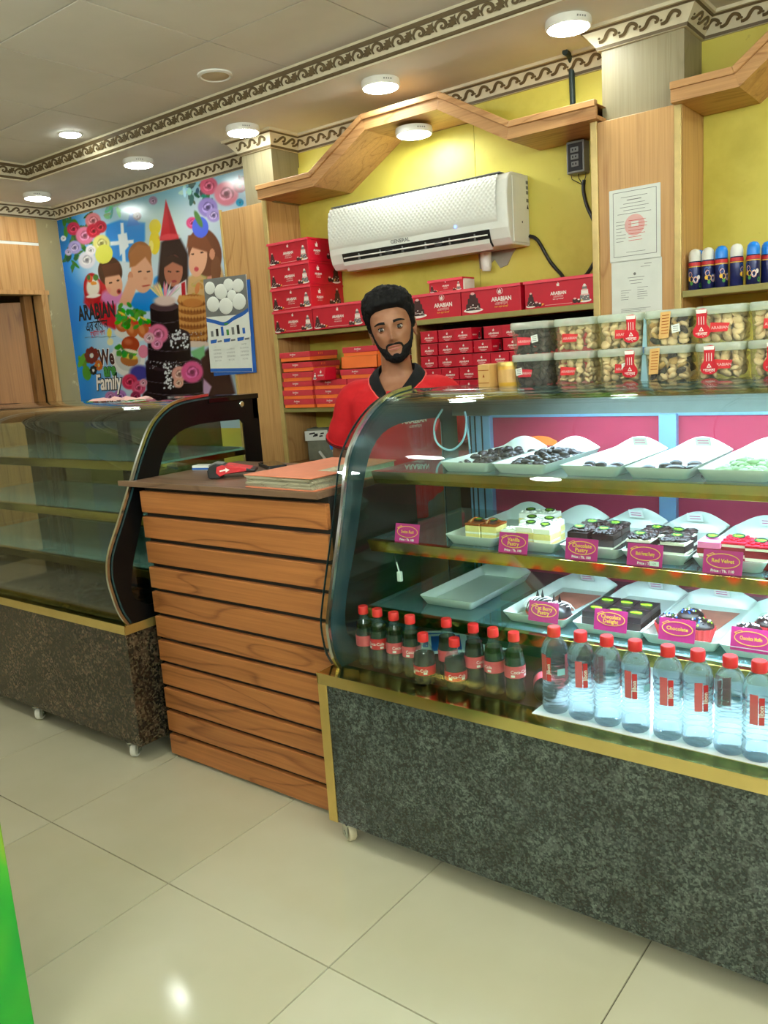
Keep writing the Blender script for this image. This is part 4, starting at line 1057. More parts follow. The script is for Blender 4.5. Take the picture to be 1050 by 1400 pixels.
MB().box(-5.824, -3.60, .0004, .0035, 1.02, 2.579, 'white').build('backing', po)
def ptext(body, u, v, size, mat, bold=0, sx=1, lift=.0012, slant=0, out=None, name='lettering'):
    x, z = unart(u, v); mb = MB()
    f = lambda a, b, t: (x + a + b * slant, -t, z + b)
    if out: mb.text(body, size, lambda a, b, t: f(a, b, t - .0004), out[0], lift, 'L', sx, bold + out[1], 3)
    mb.text(body, size, f, mat, lift, 'L', sx, bold, 3)
    return mb.build(name, po)
ptext('ARABIAN', 140, 782, .150, 'inkblack', .035, .73)
ptext('এরাবিয়ান', 180, 838, .105, 'inkblack', .012, .66)
ptext('কুষ্টিয়া শাখা', 200, 862, .05, 'inkred', .008, .7)
ptext('We', 244, 1008, .155, 'inkbrown', .04, .8, out=('inkwhite', .02))
ptext('are', 270, 1066, .135, 'inkgreen', .04, .85, out=('inkblack', .03))
ptext('Family', 232, 1136, .16, 'inkwhite', .025, .78, slant=.15, out=('inkblack', .045))

# calendar
ca = thing('wall_calendar', 'hanging wall calendar with egg photo on the poster edge', 'calendar', (-3.955, 3.438, 1.38))
h = .56; w = .385
MB().prism([(0, .012), (w - .02, 0), (w, .55), (.02, h)], XZ, 0, .004, 'paper').build('sheets', ca)
MB().prism([(.02, -.012), (w + .004, -.006), (w + .02, .52), (.04, .52)], XZ, -.006, -.001, 'inkblue').build('under_sheet', ca)
mb = MB(); mb.sheet([(.02, h), (w, .55), (w - .004, .33), (.012, .34)], XZ, .0045, 'inkgrey')
mb.build('photo', ca); mb = MB()
for k, (u, v, r) in enumerate(((.072, .505, .046), (.165, .475, .056), (.235, .508, .044), (.315, .495, .048), (.085, .41, .056), (.195, .39, .060), (.31, .405, .058), (.255, .445, .040))): mb.ball((u, -.006, v), r, 'paper', 16, 8, sq=(1, .05, .8))
mb.build('egg_print', ca, smooth=60)
mb = MB(); wv = smoothline([(.012, .335), (.08, .32), (.17, .30), (.25, .325), (.33, .345), (w - .004, .365)], 5)
mb.sheet([tuple(p) for p in wv] + [tuple(p - Vector((0, .022))) for p in reversed(wv)], XZ, .0062, 'inkblue')
mb.sheet([tuple(p - Vector((0, .015))) for p in wv] + [tuple(p - Vector((0, .16))) for p in reversed(wv)], XZ, .0058, 'paper')
mb.sheet([(0.0, .014), (w - .02, .002), (w - .02, .022), (.0, .034)], XZ, .0052, 'inkblue')
for k in range(7):
    u = .04 + k * .046; mb.sheet([(u, .222), (u + .022, .222), (u + .022, .255 + .01 * (k % 3)), (u, .255 + .01 * (k % 3))], XZ, .0064, ('inkgrey', 'inkblack', 'inkblue', 'inkgreen')[k % 4])
for k in range(3):
    u = .03 + k * .118
    mb.sheet([(u, .182), (u + .05, .184), (u + .06, .204), (u, .202)], XZ, .0064, 'inkblue'); mb.sheet([(u + .062, .185), (u + .10, .187), (u + .10, .197), (u + .062, .195)], XZ, .0064, 'inkgrey')
    for r_ in range(5): mb.text(' '.join(str((7 * r_ + c_ + k) % 31 + 1) for c_ in range(7)), .013, at(XZ, u + .05, .158 - r_ * .021), 'inkgrey', .0056, sx=.62)
mb.sheet([(.165, .283), (.20, .283), (.20, .293), (.165, .293)], XZ, .0064, 'inkgreen'); mb.build('printing', ca)
MB().tube([(.195, -.003, h), (.2, .003, h + .012), (.205, -.003, h)], .002, 6, 'chrome').build('hanger', ca)

# ================================================================== spray cans
def can(label, loc, cap, rz):
    t = thing('spray_can', label, 'spray can', loc, rz, 'spray cans on the right shelf')
    MB().lathe([(.0225, 0), (.0245, .003), (.0245, .107), (.0225, .113), (.0215, .114)], 24, 'canblue').build('can', t, 50)
    MB().lathe([(.0249, .094), (.0249, .107)], 24, 'inkred', cap=False).lathe([(.0250, .089), (.0250, .0925)], 24, 'inkyellow', cap=False).build('band', t)
    MB().lathe([(.0237, .112), (.0237, .135), (.021, .148), (.014, .157), (.002, .1605)], 24, cap).build('cap', t, 50)
    mb = MB(); r = random.Random(11)
    def cyl(u, v, q): a = u / .0246 - PI / 2; return ((.0246 + q) * math.cos(a), (.0246 + q) * math.sin(a), v)
    for k in range(10):
        u = -.03 + r.random() * .06; v = .012 + r.random() * .06; s = .006 + r.random() * .005
        mb.sheet(ell(u, v, s, s * 1.3, 8), cyl, .0004 + k * .00005, ('inkblue', 'inkwhite', 'inkyellow', 'inkgreen', 'inkpink')[k % 5])
    mb.build('artwork', t); return t
CX = [(-1.073, 'white', 'white capped spray can, leftmost on the right shelf'), (-1.022, 'white', 'white capped spray can, second from the left on the right shelf'), (-.971, 'bluecap', 'blue capped spray can, third from the left on the right shelf'), (-.914, 'white', 'white capped spray can, fourth from the left on the right shelf'), (-.852, 'bluecap', 'blue capped spray can, fifth from the left on the right shelf')]
for i, (x, cp_, lb) in enumerate(CX): can(lb, (x, 3.50 - .004 * (i == 4), 1.5935), cp_, (.5, 1.2, 1.4, 2.2, .45)[i])
for i, (x, cp_) in enumerate(((-1.075, 'bluecap'), (-.99, 'white'), (-.93, 'white'), (-.87, 'white'), (-.815, 'bluecap'))):
    can('%s capped spray can in the back row of the right shelf, %s from the left' % (cp_.replace('cap', ''), ORD[i]), (x, 3.56, 1.5935), cp_, i)
# ================================================================== curved glass display cases
PR = [(1.712, .542), (1.690, .58), (1.680, .63), (1.678, .68), (1.700, .76), (1.738, .875), (1.774, .985), (1.812, 1.12), (1.855, 1.183), (1.905, 1.228), (1.965, 1.265), (2.04, 1.292), (2.135, 1.303)]
PL = [(1.668, .545), (1.640, .60), (1.622, .68), (1.617, .73), (1.630, .80), (1.684, .90), (1.750, 1.025), (1.800, 1.12), (1.860, 1.215), (1.929, 1.27), (2.003, 1.294), (2.135, 1.303)]
Y0, YBK, ZB, ZT, ZTOP = 1.64, 2.39, .073, .537, 1.305
def resample(p, n):
    P = [Vector(q) for q in p]; acc = [0]
    for i in range(1, len(P)): acc.append(acc[-1] + (P[i] - P[i - 1]).length)
    out = []
    for k in range(n):
        t = acc[-1] * k / (n - 1); i = max(j for j in range(len(acc)) if acc[j] <= t + 1e-9); i = min(i, len(P) - 2)
        out.append(P[i].lerp(P[i + 1], (t - acc[i]) / max(1e-9, acc[i + 1] - acc[i])))
    return out
def offset(p, k):
    out = []
    for i in range(len(p)):
        d = (p[min(i + 1, len(p) - 1)] - p[max(i - 1, 0)]).normalized(); out.append(p[i] + Vector((d.y, -d.x)) * k)
    return out
def case(name, label, x0, x1, prof, gran, panel_mat, over, lit):
    t = thing(name, label, 'display case')
    # granite base on castors
    MB().box(x0, x1, Y0, Y0 + .02, ZB, .505, gran).build('granite_front', t, bevel=.001)
    MB().box(x0, x0 + .02, Y0 + .02, YBK, ZB, .505, gran).build('granite_side', t); MB().box(x1 - .02, x1, Y0 + .02, YBK, ZB, .505, gran).build('granite_side', t)
    MB().box(x0 + .02, x1 - .02, Y0 + .02, YBK - .01, ZB + .01, .50, 'dark').build('base_body', t)
    MB().box(x0 - .003, x1 + .003, Y0 - .004, Y0, .505, ZT, 'gold').build('gold_rail', t)
    MB().box(x1, x1 + .004, Y0 - .004, YBK, .505, ZT, 'goldmat').build('gold_rail', t); MB().box(x0 - .004, x0, Y0 - .004, YBK, .505, ZT, 'goldmat').build('gold_rail', t)
    MB().box(x0 - .004, x1 + .004, Y0 - .005, Y0 + .002, ZT - .004, ZT + .002, 'gold').build('gold_lip', t)
    if lit: MB().box(x0 - .003, x0 + .03, Y0 - .004, Y0 - .0005, ZB, .506, 'goldmat').build('corner_strip', t, bevel=.001)
    MB().box(x0, x1, Y0 + .002, YBK, ZT - .010, ZT, 'inkbrown' if lit else 'blackglass').build('deck', t)
    MB().box(x0, x1, Y0 + .002, prof[0][0] + .01, ZT, ZT + .0015, 'brass').build('deck_edge', t)
    # body of the curved pane
    c = resample([tuple(p) for p in smoothline(prof, 6)], 46)
    inn = offset(c, -.007)
    mb = MB().loft([[(x0 - over, p.x, p.y), (x1 + over, p.x, p.y), (x1 + over, q.x, q.y), (x0 - over, q.x, q.y)] for p, q in zip(c, inn)], 'curvedglass')
    mb.build('front_glass', t, smooth=30)
    for xa, xb in ((x0 - over - .0015, x0 - over), (x1 + over, x1 + over + .0015)):
        mb = MB(); mb.loft([[(xa, p.x, p.y), (xb, p.x, p.y), (xb, q.x, q.y), (xa, q.x, q.y)] for p, q in zip(c, inn)], 'tealglass'); mb.build('glass_edge', t)
    # black-printed end panes with a clear window
    c2 = offset(c, -.010)
    outer = [tuple(p) for p in c2] + [(YBK, ZTOP - .004), (YBK, ZT)]
    w = [tuple(p) for p in resample(smoothline([(1.80, .585), (1.735, .635), (1.748, .74), (1.812, .90), (1.872, 1.075), (1.912, 1.145), (1.965, 1.187), (2.035, 1.207), (2.12, 1.212), (2.285, 1.208)], 5), 30)] + [(2.300, 1.19), (2.300, .60), (2.28, .585)]
    if not lit: w = [(a - (.045 if b < .95 and a < 2 else 0), b) for a, b in w]
    for xa in (x0 + .030, x1 - .006) if lit else (x0, x1 - .006):
        e = MB().prism(outer, YZ, xa, xa + .006, panel_mat, [w]).build('end_panel', t)
        MB().prism(w, YZ, xa + .001, xa + .005, 'glass').build('window', e)
        eb = MB(); cc = offset(c2, -.010)
        eb.loft([[(xa - .002, p.x, p.y), (xa + .008, p.x, p.y), (xa + .008, q.x, q.y), (xa - .002, q.x, q.y)] for p, q in zip(c2, cc)], 'chrome'); eb.build('chrome_edge', e, smooth=30)
        if not lit:
            MB().lathe([(.012, 0), (.012, .004), (.009, .006)], 16, 'chrome', T=Matrix.Translation((xa + .006, 2.30, 1.268)) @ Matrix.Rotation(PI / 2, 4, 'Y')).build('bolt', e)
    # top board
    MB().box(x0 - over, x1 + over, 2.13, YBK + .005, ZTOP - .020, ZTOP, 'blackglass' if not lit else 'tealglass').build('top_board', t, bevel=.002)
    MB().box(x0 + .01, x1 - .01, 2.126, 2.16, ZTOP - .034, ZTOP - .021, 'brass').build('top_rail', t)
    # shelves
    for z, y in ((1.090, 1.872), (.893, 1.832), (.697, 1.797)):
        s = MB().box(x0 + .06, x1 - .03, y + .004, 2.345, z - .008, z, 'shelfglass' if lit else 'frost').build('glass_shelf', t)
        q = MB().prism([(y - .002, z + .001), (y + .022, z + .001), (y + .022, z - .036), (y + .012, z - .036)], YZ, x0 + .062, x1 - .03, 'brass'); q.build('brass_front_bar', s, bevel=.001)
        MB().box(x0 + .06, x0 + .075, y + .02, 2.345, z - .03, z - .009, 'dark').build('shelf_bracket', s); MB().box(x1 - .05, x1 - .035, y + .02, 2.345, z - .03, z - .009, 'brass').build('shelf_bracket', s)
    # back: frame, mullions, sliding doors
    fr = 'alu' if lit else 'dark'
    MB().box(x0, x1, 2.362, YBK, 1.205, 1.285, 'railgrey' if lit else 'dark').build('back_rail', t); MB().box(x0, x1, 2.362, YBK, ZT, .575, fr).build('back_rail', t)
    for xm, wd in ((x0 + .012, .03), (x0 + .147, .085), (x0 + .768, .05), (x1 - .02, .03)):
        m_ = MB().box(xm - wd / 2, xm + wd / 2, 2.345, YBK - .004, .575, 1.205, fr).build('mullion', t, bevel=.002)
        if wd > .05:
            for dx in (-.03, -.012, .014): MB().box(xm + dx - .002, xm + dx + .002, 2.342, 2.346, .575, 1.205, 'dark').build('groove', m_)
    dm = 'magenta' if lit else 'smokeglass'
    xs_ = [x0 + .19, x0 + .745, x0 + .79, x1 - .03] if lit else [x0 + .03, x0 + .745, x0 + .79, x1 - .22]
    for xa, xb in ((xs_[0], xs_[1]), (xs_[2], xs_[3])):
        d = MB().box(xa, xb, 2.366, 2.374, .575, 1.205, dm).build('sliding_door', t)
        MB().box(xa, xb, 2.360, 2.378, 1.198, 1.206, fr).build('door_rail', d)
    if lit: MB().box(x0 + .008, x0 + .02, 2.345, 2.385, .575, 1.205, 'black').build('black_seal', t); MB().box(x0 + .03, x0 + .10, 2.372, 2.380, .575, 1.205, 'glass').build('clear_door', t)
    # castors
    for x in ((x0 + .04, x1 - .08) if lit else (x1 - .09, -3.24, x0 + .08)):
        for y in (Y0 + .036, YBK - .08):
            w_ = MB().lathe([(.012, -.011), (.026, -.011), (.0285, -.008), (.0285, .008), (.026, .011), (.012, .011)], 24, 'cream' if lit else 'white').build('castor', t, 40)
            w_.location = (x, y, .029); w_.rotation_euler = (0, PI / 2, math.radians(64 if lit else 30))
            MB().box(-.03, .012, -.016, .016, -.018, -.0145, 'chrome').box(-.03, .012, -.016, .016, .0145, .018, 'chrome').box(-.034, -.028, -.022, .022, -.02, .02, 'chrome').tube([(0, 0, -.019), (0, 0, .019)], .007, 10, 'chrome').build('castor_fork', w_)
    return t
cr = case('display_case', 'curved glass cake display case with grey green granite base, full of pastries', -1.563, .30, PR, 'granite_grey', 'tealglass', .004, True)
cl_ = case('display_case', 'empty curved glass display case with brown granite base left of the slatted counter', -4.15, -2.487, PL, 'granite_brown', 'blackpaint', .004, False)
# strip lights in the lit case
for z, y, x0, x1 in ((1.280, 2.168, -1.15, .22), (1.076, 1.90, -.98, .22), (.879, 1.862, -.98, .22), (.686, 1.826, -.95, .22)):
    a = MB().box(x0, x1, y - .004, y + .026, z - .004, z + .004, 'white').build('strip_housing', cr)
    MB().box(x0 + .005, x1 - .005, y, y + .022, z - .006, z - .0035, 'led').build('led_strip', a)
MB().box(-.905, .27, 1.688, 2.20, ZT + .0005, ZT + .003, 'paper').build('bounce_sheet', cr)  # pale sheet added to bounce light up into the water bottles
tag(MB().loft([[(-2.95 - .2 * i, 2.20 + .02 * math.sin(9 * i) - .02, ZTOP + .001), (-2.95 - .2 * i, 2.20 + .03 * math.sin(7 * i) + .03, ZTOP + .001), (-2.95 - .2 * i, 2.21 + .02 * math.sin(5 * i), ZTOP + .012 + .008 * math.sin(11 * i))] for i in [k * .25 for k in range(9)]], 'inkpink').build('plastic_wrap'), 'crumpled pinkish plastic strip on top of the empty case', 'wrapper')

# wires in the lit case
tag(MB().tube(smoothline([(-1.51, 2.28, 1.235), (-1.53, 2.26, 1.19), (-1.525, 2.25, 1.14), (-1.50, 2.25, 1.112), (-1.46, 2.25, 1.105), (-1.425, 2.26, 1.135), (-1.415, 2.27, 1.19), (-1.425, 2.28, 1.225)], 6), .0035, 8, 'cyan').build('wire_loop'), 'pale blue wire loop hanging inside the lit case', 'wire')
tag(MB().tube(smoothline([(-1.415, 2.27, 1.19), (-1.413, 2.275, 1.15), (-1.412, 2.28, 1.1045)], 4), .003, 8, 'cyan').build('wire_tail'), 'pale blue wire tail dropping to the top glass shelf', 'wire')
tag(MB().tube([(-1.522, 2.27, 1.205), (-1.530, 2.258, 1.165)], .006, 8, 'inkred').build('wire_joint'), 'red taped wire joint inside the lit case', 'wire')
cn_ = thing('plug_connector', 'white plug on a short black lead hanging under the middle shelf', 'connector', (-1.425, 1.87, .858))
MB().tube(smoothline([(.012, 0, .0), (-.004, 0, -.006), (-.008, 0, -.022), (-.004, 0, -.034)], 4), .0028, 8, 'black').build('lead', cn_)
MB().tube([(-.004, 0, -.034), (.003, 0, -.062)], .0022, 8, 'white').build('white_lead', cn_)
MB().box(-.002, .012, -.006, .006, -.092, -.062, 'white').build('plug', cn_, bevel=.002)

# ================================================================== slatted cash counter
ct = thing('cash_counter', 'wooden cash counter faced with horizontal brown slats between the two cases', 'counter', (0, 0, 0))
KX0, KX1 = -2.452, -1.577
MB().box(KX0 + .006, KX1 - .004, 1.764, 2.20, .012, 1.028, 'dark').build('body', ct)
n_ = 11; p_ = (1.026 - .014) / n_
sl = MB().box(-(KX1 - KX0) / 2, (KX1 - KX0) / 2, 0, .019, 0, p_ - .0155, 'slat').build('slat', ct, bevel=.0025)
for k in range(n_):
    o = sl if k == 0 else link('slat', sl.data, ct, .0025)
    o.location = ((KX0 + KX1) / 2, 1.745, .014 + k * p_)
top = [(-2.545, 1.726), (-1.586, 1.722), (-1.586, 2.22), (-2.476, 2.24), (-2.476, 1.746)]
tp = MB().prism(top, XY, 1.028, 1.047, 'top').build('counter_top', ct, bevel=.001)

# card reader
cdr = thing('card_reader', 'red and black card reader lying on the counter top', 'card reader', (-2.155, 1.90, 1.0475), math.radians(-52))
R2 = lambda u, v, t: (t, u, v)
MB().prism([(p[0], p[1]) for p in [(-.062, .004), (-.056, 0), (-.02, 0), (-.012, .012), (.06, .016), (.10, .014), (.10, .024), (.05, .034), (-.01, .046), (-.035, .050), (-.055, .044), (-.064, .028)]], R2, -.036, .036, 'black').build('body', cdr, bevel=.004)
MB().prism([(-.022, .006), (.0, .014), (.07, .020), (.07, .030), (.03, .037), (-.012, .045), (-.03, .04), (-.034, .02)], R2, .034, .039, 'inkred').build('red_shell', cdr, bevel=.003)
MB().prism([(.0, .041), (.085, .024), (.085, .028), (.0, .046)], R2, -.034, .034, 'inkred').build('red_top', cdr, bevel=.002)
MB().prism([(-.058, .042), (-.036, .051), (-.010, .0475), (-.012, .050), (-.036, .0535), (-.060, .045)], R2, -.026, .026, 'grey').build('paper_lid', cdr)
mb = MB(); G = lambda u, v, t: (.039 + t, u, v)
mb.sheet([(-.02, .023), (.0, .026), (.0, .020), (.014, .028), (.0, .036), (.0, .031), (-.02, .028)], G, .0006, 'inkwhite'); mb.sheet([(-.006, -.064 + .09), (-.006, .032), (.004, .03)], G, .0007, 'inkwhite')
mb.build('arrow_mark', cdr)
# ledger
lg = thing('ledger', 'thick worn ledger with salmon cover on the counter top', 'book', (-1.905, 1.745, 1.0475), math.radians(-1.5))
MB().prism([(0.0, 0), (.30, -.002), (.305, .39), (.012, .40)], XY, 0, .003, 'ledger').build('back_cover', lg)
pg = MB()
for k in range(9):
    a = .004 * math.sin(k * 2.1); b = .0045 * math.sin(k * 1.3 + 1)
    pg.prism([(.004 + a, .003 + b), (.285 + b, .001 - a), (.290, .385), (.014, .392)], XY, .0032 + k * .0037, .0032 + (k + 1) * .0037 - .0003, 'pages')
pg.build('page_block', lg)
MB().prism([(-.004, 0), (.295, -.006), (.30, .385), (.15, .40), (.008, .395)], XY, .0367, .040, 'ledger').build('front_cover', lg, bevel=.001)
MB().loft([[(.20 + .09 * i, .14 + .025 * math.sin(i * 3) - .02, .0402 + .010 * math.sin(PI * i) ** 2), (.20 + .09 * i, .24 - .03 * i, .0404 + .012 * math.sin(PI * i) ** 2)] + [(.20 + .09 * i, .24 - .03 * i, .0402), (.20 + .09 * i, .12, .0402)] for i in (0, .25, .5, .75, 1)], 'pages').build('torn_page', lg)
mt = thing('matchbox', 'small white and blue box lying at the back left of the counter top', 'box', (-2.40, 2.02, 1.0475), math.radians(16))
MB().box(-.055, .055, -.02, .02, 0, .018, 'paper').build('carton', mt, bevel=.001); mb = MB(); mb.sheet([(-.055, .002), (.055, .002), (.055, .009), (-.055, .009)], at(XZ, 0, 0, .02), .0006, 'inkblue'); mb.sheet([(-.055, -.012), (.02, -.012), (.02, -.004), (-.055, -.004)], XY, .0186, 'inkgrey'); mb.build('printing', mt)
ph = thing('phone', 'dark flat phone behind the card reader on the counter top', 'phone', (-2.17, 2.13, 1.0475), math.radians(-30))
MB().prism(rrect(-.075, .075, -.035, .035, .008), XY, 0, .012, 'black').build('body', ph, bevel=.002); MB().prism(rrect(-.07, .07, -.031, .031, .005), XY, .0121, .0126, 'blackglass').build('screen', ph)

# ================================================================== tubs of biscuits on the lit case
def rr_ring(w, d, r, z, n=4): return [(a, b, z) for a, b in rrect(-w, w, -d, d, r, n)]
def tub(label, x, z, kind, seed, sticker=None, tagp=None, rz=0):
    t = thing('biscuit_tub', label, 'tub', (x, 2.235, z), rz, 'biscuit tubs on the lit case')
    r = random.Random(seed)
    MB().loft([rr_ring(.0520, .050, .016, 0), rr_ring(.0535, .0515, .016, .004), rr_ring(.0575, .0555, .016, .072)], 'tub').build('tub', t, smooth=40)
    MB().loft([rr_ring(.0595, .0575, .017, .070), rr_ring(.0610, .059, .017, .073), rr_ring(.0612, .0592, .017, .087), rr_ring(.0590, .057, .017, .0905), rr_ring(.054, .052, .015, .0895)], 'lid').build('lid', t, smooth=40)
    mb = MB()
    mats = {'dark': ['cookiedark'], 'pale': ['cookie'], 'crumb': ['cookie'], 'mix': ['cookie', 'cookiedark', 'cookie', 'kraft'], 'pink': ['cookie', 'cookie', 'cookie']}[kind]
    for lay in range(5):
        for i in range(4):
            for j in range(4):
                if 0 < j < 3 and 0 < i < 3 and lay < 4: continue
                s = .0155 if kind != 'crumb' else .0125
                px, py = -.037 + i * .0247 + r.uniform(-.004, .004), -.036 + j * .024 + r.uniform(-.004, .004)
                T = Matrix.Translation((px, py, .012 + lay * .0135 + r.uniform(-.002, .002))) @ Matrix.Rotation(r.uniform(-1.3, 1.3), 4, 'X') @ Matrix.Rotation(r.uniform(-1, 1), 4, 'Y')
                mb.ball((0, 0, 0), s * r.uniform(.8, 1.0), r.choice(mats), 8, 5, T, (1, 1, .45))
    o = mb.build('biscuits', t, smooth=60); o['kind'] = 'stuff'
    F = lambda u, v, q: (u, -.0528 - .0035 * v / .07 - .0012 - q, v)
    if sticker == 'red':
        mb = MB(); u0 = tagp
        mb.sheet(smoothline([(u0 - .013, .083), (u0 + .013, .083), (u0 + .012, .05), (u0 + .020, .036), (u0 + .020, .022), (u0 + .01, .014), (u0 - .01, .014), (u0 - .020, .022), (u0 - .020, .036), (u0 - .012, .05), (u0 - .013, .083)], 3)[:-1], F, .0055, 'sticker')
        mb.sheet([(u0 - .012, .074), (u0 + .012, .074), (u0 + .013, .083), (u0 - .013, .083)], F, .0062, 'inkwhite')
        for k in (-.006, 0, .006): mb.sheet([(u0 + k - .0008, .046), (u0 + k + .0008, .046), (u0 + k + .0008, .066), (u0 + k - .0008, .066)], F, .0062, 'inkwhite')
        mb.sheet([(u0 - .006, .03), (u0 + .006, .03), (u0, .041)], F, .0062, 'inkwhite'); mb.sheet([(u0 - .003, .032), (u0 + .003, .032), (u0, .037)], F, .0066, 'sticker')
        mb.text('খাস্তা', .011, at(F, u0, .0195), 'inkwhite', .0062, bold=.02); mb.build('sticker', t)
    elif sticker == 'kraft':
        mb = MB(); u0 = tagp
        mb.sheet([(u0 - .015, .018), (u0 + .011, .020), (u0 + .017, .086), (u0 - .009, .085)], F, .0055, 'kraft')
        for k in range(7): mb.sheet([(u0 - .009 + k * .0007, .03 + k * .0075), (u0 + .009 + k * .0007, .031 + k * .0075), (u0 + .009 + k * .0007, .033 + k * .0075), (u0 - .009 + k * .0007, .032 + k * .0075)], F, .006, 'caramel')
        mb.build('sticker', t)
    if kind in ('pink', 'pale', 'crumb', 'dark'):
        mb = MB(); q = r.uniform(-.02, .015)
        mb.sheet([(q - .022, .026), (q + .02, .026), (q + .026, .046), (q - .02, .05)], F, .0003, 'inkred' if kind != 'dark' else 'lidred'); 
        mb.text('ARABIAN', .010, at(F, q + .002, .033), 'inkpink', .0008, bold=.02); mb.build('red_label', t)
    if sticker == 'white' or (seed % 3 == 0):
        u0 = tagp if sticker == 'white' else .026
        mb = MB(); mb.sheet([(u0 - .011, .030), (u0 + .010, .034), (u0 + .008, .054), (u0 - .013, .050)], F, .005, 'paper')
        for k in range(3): mb.sheet([(u0 - .008, .036 + k * .005), (u0 + .005, .0365 + k * .005), (u0 + .005, .038 + k * .005), (u0 - .008, .0375 + k * .005)], F, .0055, 'inkgrey')
        mb.build('price_sticker', t)
TX = [-1.135, -1.003, -.872, -.742, -.610, -.482, -.352]
LOW = [('dark', 'white', -.03, 'dark biscuits'), ('crumb', None, 0, 'crumbly nut biscuits'), ('pink', 'red', .036, 'pale biscuits and a red sticker at right'), ('mix', 'kraft', -.028, 'mixed biscuits and a tan sticker'), ('pink', 'red', -.022, 'round biscuits and a red sticker at left'), ('pale', 'red', .0, 'pale biscuits and a red sticker at the edge'), ('dark', None, 0, 'dark biscuits, beyond the edge')]
UPP = [('dark', None, 0, 'dark biscuits'), ('crumb', None, 0, 'crumbly biscuits'), ('pale', 'red', .038, 'finger biscuits and a red sticker at right'), ('mix', 'kraft', -.004, 'dark biscuits, tan sticker'), ('pink', 'red', -.042, 'pale biscuits and a red sticker at left'), ('pink', None, 0, 'red labelled biscuits at the edge'), ('pale', None, 0, 'pale biscuits, beyond the edge')]
for i in range(7):
    a = LOW[i]; tub('clear tub %s in lower row with %s' % (ORD[i], a[3]), TX[i], 1.3055, a[0], 10 + i, a[1], a[2], rnd.uniform(-.03, .03))
    a = UPP[i]; tub('clear tub %s in upper row with %s' % (ORD[i], a[3]), TX[i] + rnd.uniform(-.004, .004), 1.3965, a[0], 30 + i, a[1], a[2], rnd.uniform(-.03, .03))
# mustard jars
def jar(label, x, y, r, rz):
    t = thing('mustard_jar', label, 'jar', (x, y, 1.3055), rz, 'mustard coloured jars')
    MB().lathe([(r * .96, 0), (r, .004), (r, .060), (r * .97, .063)], 28, 'jar').build('jar', t, 50)
    MB().lathe([(r * 1.02, .060), (r * 1.02, .070), (r * .98, .072)], 28, 'goldmat').build('rim', t, 50)
    MB().lathe([(r * 1.005, .012), (r * 1.005, .050)], 28, 'kraft', cap=False).build('label', t)
jar('broad mustard jar beside the dark biscuit tub', -1.222, 2.22, .036, 0)
for i, (x, y) in enumerate(((-1.290, 2.205), (-1.315, 2.27))):
    t = thing('tan_carton', ('small tan carton standing left of the mustard jar', 'narrow tan carton at the left end of the case top')[i], 'box', (x, y, 1.3055), -.15)
    MB().box(-.022, .022, -.02, .02, 0, .068, 'kraft').build('carton', t, bevel=.002)
    mb = MB()
    for v in (.012, .05): mb.sheet([(-.02, v), (.02, v), (.02, v + .002), (-.02, v + .002)], XZ, .0206, 'caramel')
    mb.sheet([(-.004, .03), (.004, .03), (0, .04)], XZ, .0206, 'caramel'); mb.build('printing', t)
cd = thing('green_card', 'pale green folded card standing between the third and fourth tubs', 'card', (-.808, 2.21, 1.3055))
MB().prism([(-.012, 0), (.010, 0), (.004, .165), (-.002, .165)], XZ, -.001, .001, 'cyan').build('card', cd); MB().box(-.005, .004, -.003, -.001, .075, .090, 'inkblue').build('blue_mark', cd)
# ================================================================== trays
def tray(label, x, y, z, w=.158, d=.36):
    """white melamine tray: flared walls, the far end rising in a hump"""
    t = thing('serving_tray', label, 'tray', (x, y, z), 0, 'white trays in the lit case')
    def rim(w2, d2, zf, hump, r=.012):
        out = []
        pr_ = rrect(-w2, w2, 0, d2, r, 3); e_ = [(w2 - r - (2 * w2 - 2 * r) * q / 14, d2) for q in range(1, 14)]
        for a, b in pr_[:8] + e_ + pr_[8:]:
            u = max(-1, min(1, a / w2)); hb = hump * .85 * (math.cos(u * PI) * .5 + .5) ** .6 if b > d2 * .9 else hump * .25 * (math.cos(u * PI) * .5 + .5) * (b < d2 * .1)
            out.append((a, b + (d - d2) / 2, zf + hb))
        return out
    w2 = w / 2
    rings = [rim(w2 - .016, d - .03, 0, 0), rim(w2 - .014, d - .026, .001, 0), rim(w2 - .002, d - .002, .024, .036), rim(w2, d, .0275, .038), rim(w2 - .003, d - .005, .027, .037), rim(w2 - .015, d - .028, .004, 0), rim(w2 - .03, d - .06, .0035, 0)]
    MB().loft(rings, 'tray').build('tray', t, smooth=50)
    return t
def note(par_tray, label):
    """little lilac slip stuck on the far rim"""
    pass
ZA, ZB_, ZC_ = 1.0905, .8935, .6975
tr = {}
T1 = [(-1.205, 'leftmost on the top glass shelf'), (-1.038, 'second on the top glass shelf'), (-.842, 'third on the top glass shelf'), (-.672, 'fourth on the top glass shelf'), (-.500, 'fifth on the top glass shelf')]
T2 = [(-1.175, 'leftmost on the middle shelf under caramel slices'), (-.998, 'second on the middle shelf under vanilla slices'), (-.830, 'third on the middle shelf under chocolate slices'), (-.668, 'fourth on the middle shelf under black forest slices'), (-.500, 'fifth on the middle shelf under red velvet slices')]
T3 = [(-1.278, 'empty, standing alone on the lowest glass shelf'), (-.985, 'on the lowest shelf under striped dome cakes'), (-.783, 'on the lowest shelf under six chocolate squares'), (-.608, 'on the lowest shelf under muffins in red cups'), (-.425, 'at the right of the lowest shelf under sprinkled muffins')]
for lst, z, y, w in ((T1, ZA, 1.905, .160), (T2, ZB_, 1.868, .160), (T3, ZC_, 1.858, .172)):
    for x, lb in lst:
        yy = y + (.03 if 'empty' in lb else 0)
        tray('white serving tray, ' + lb, x, yy, z, w + (.012 if z == ZC_ else 0))
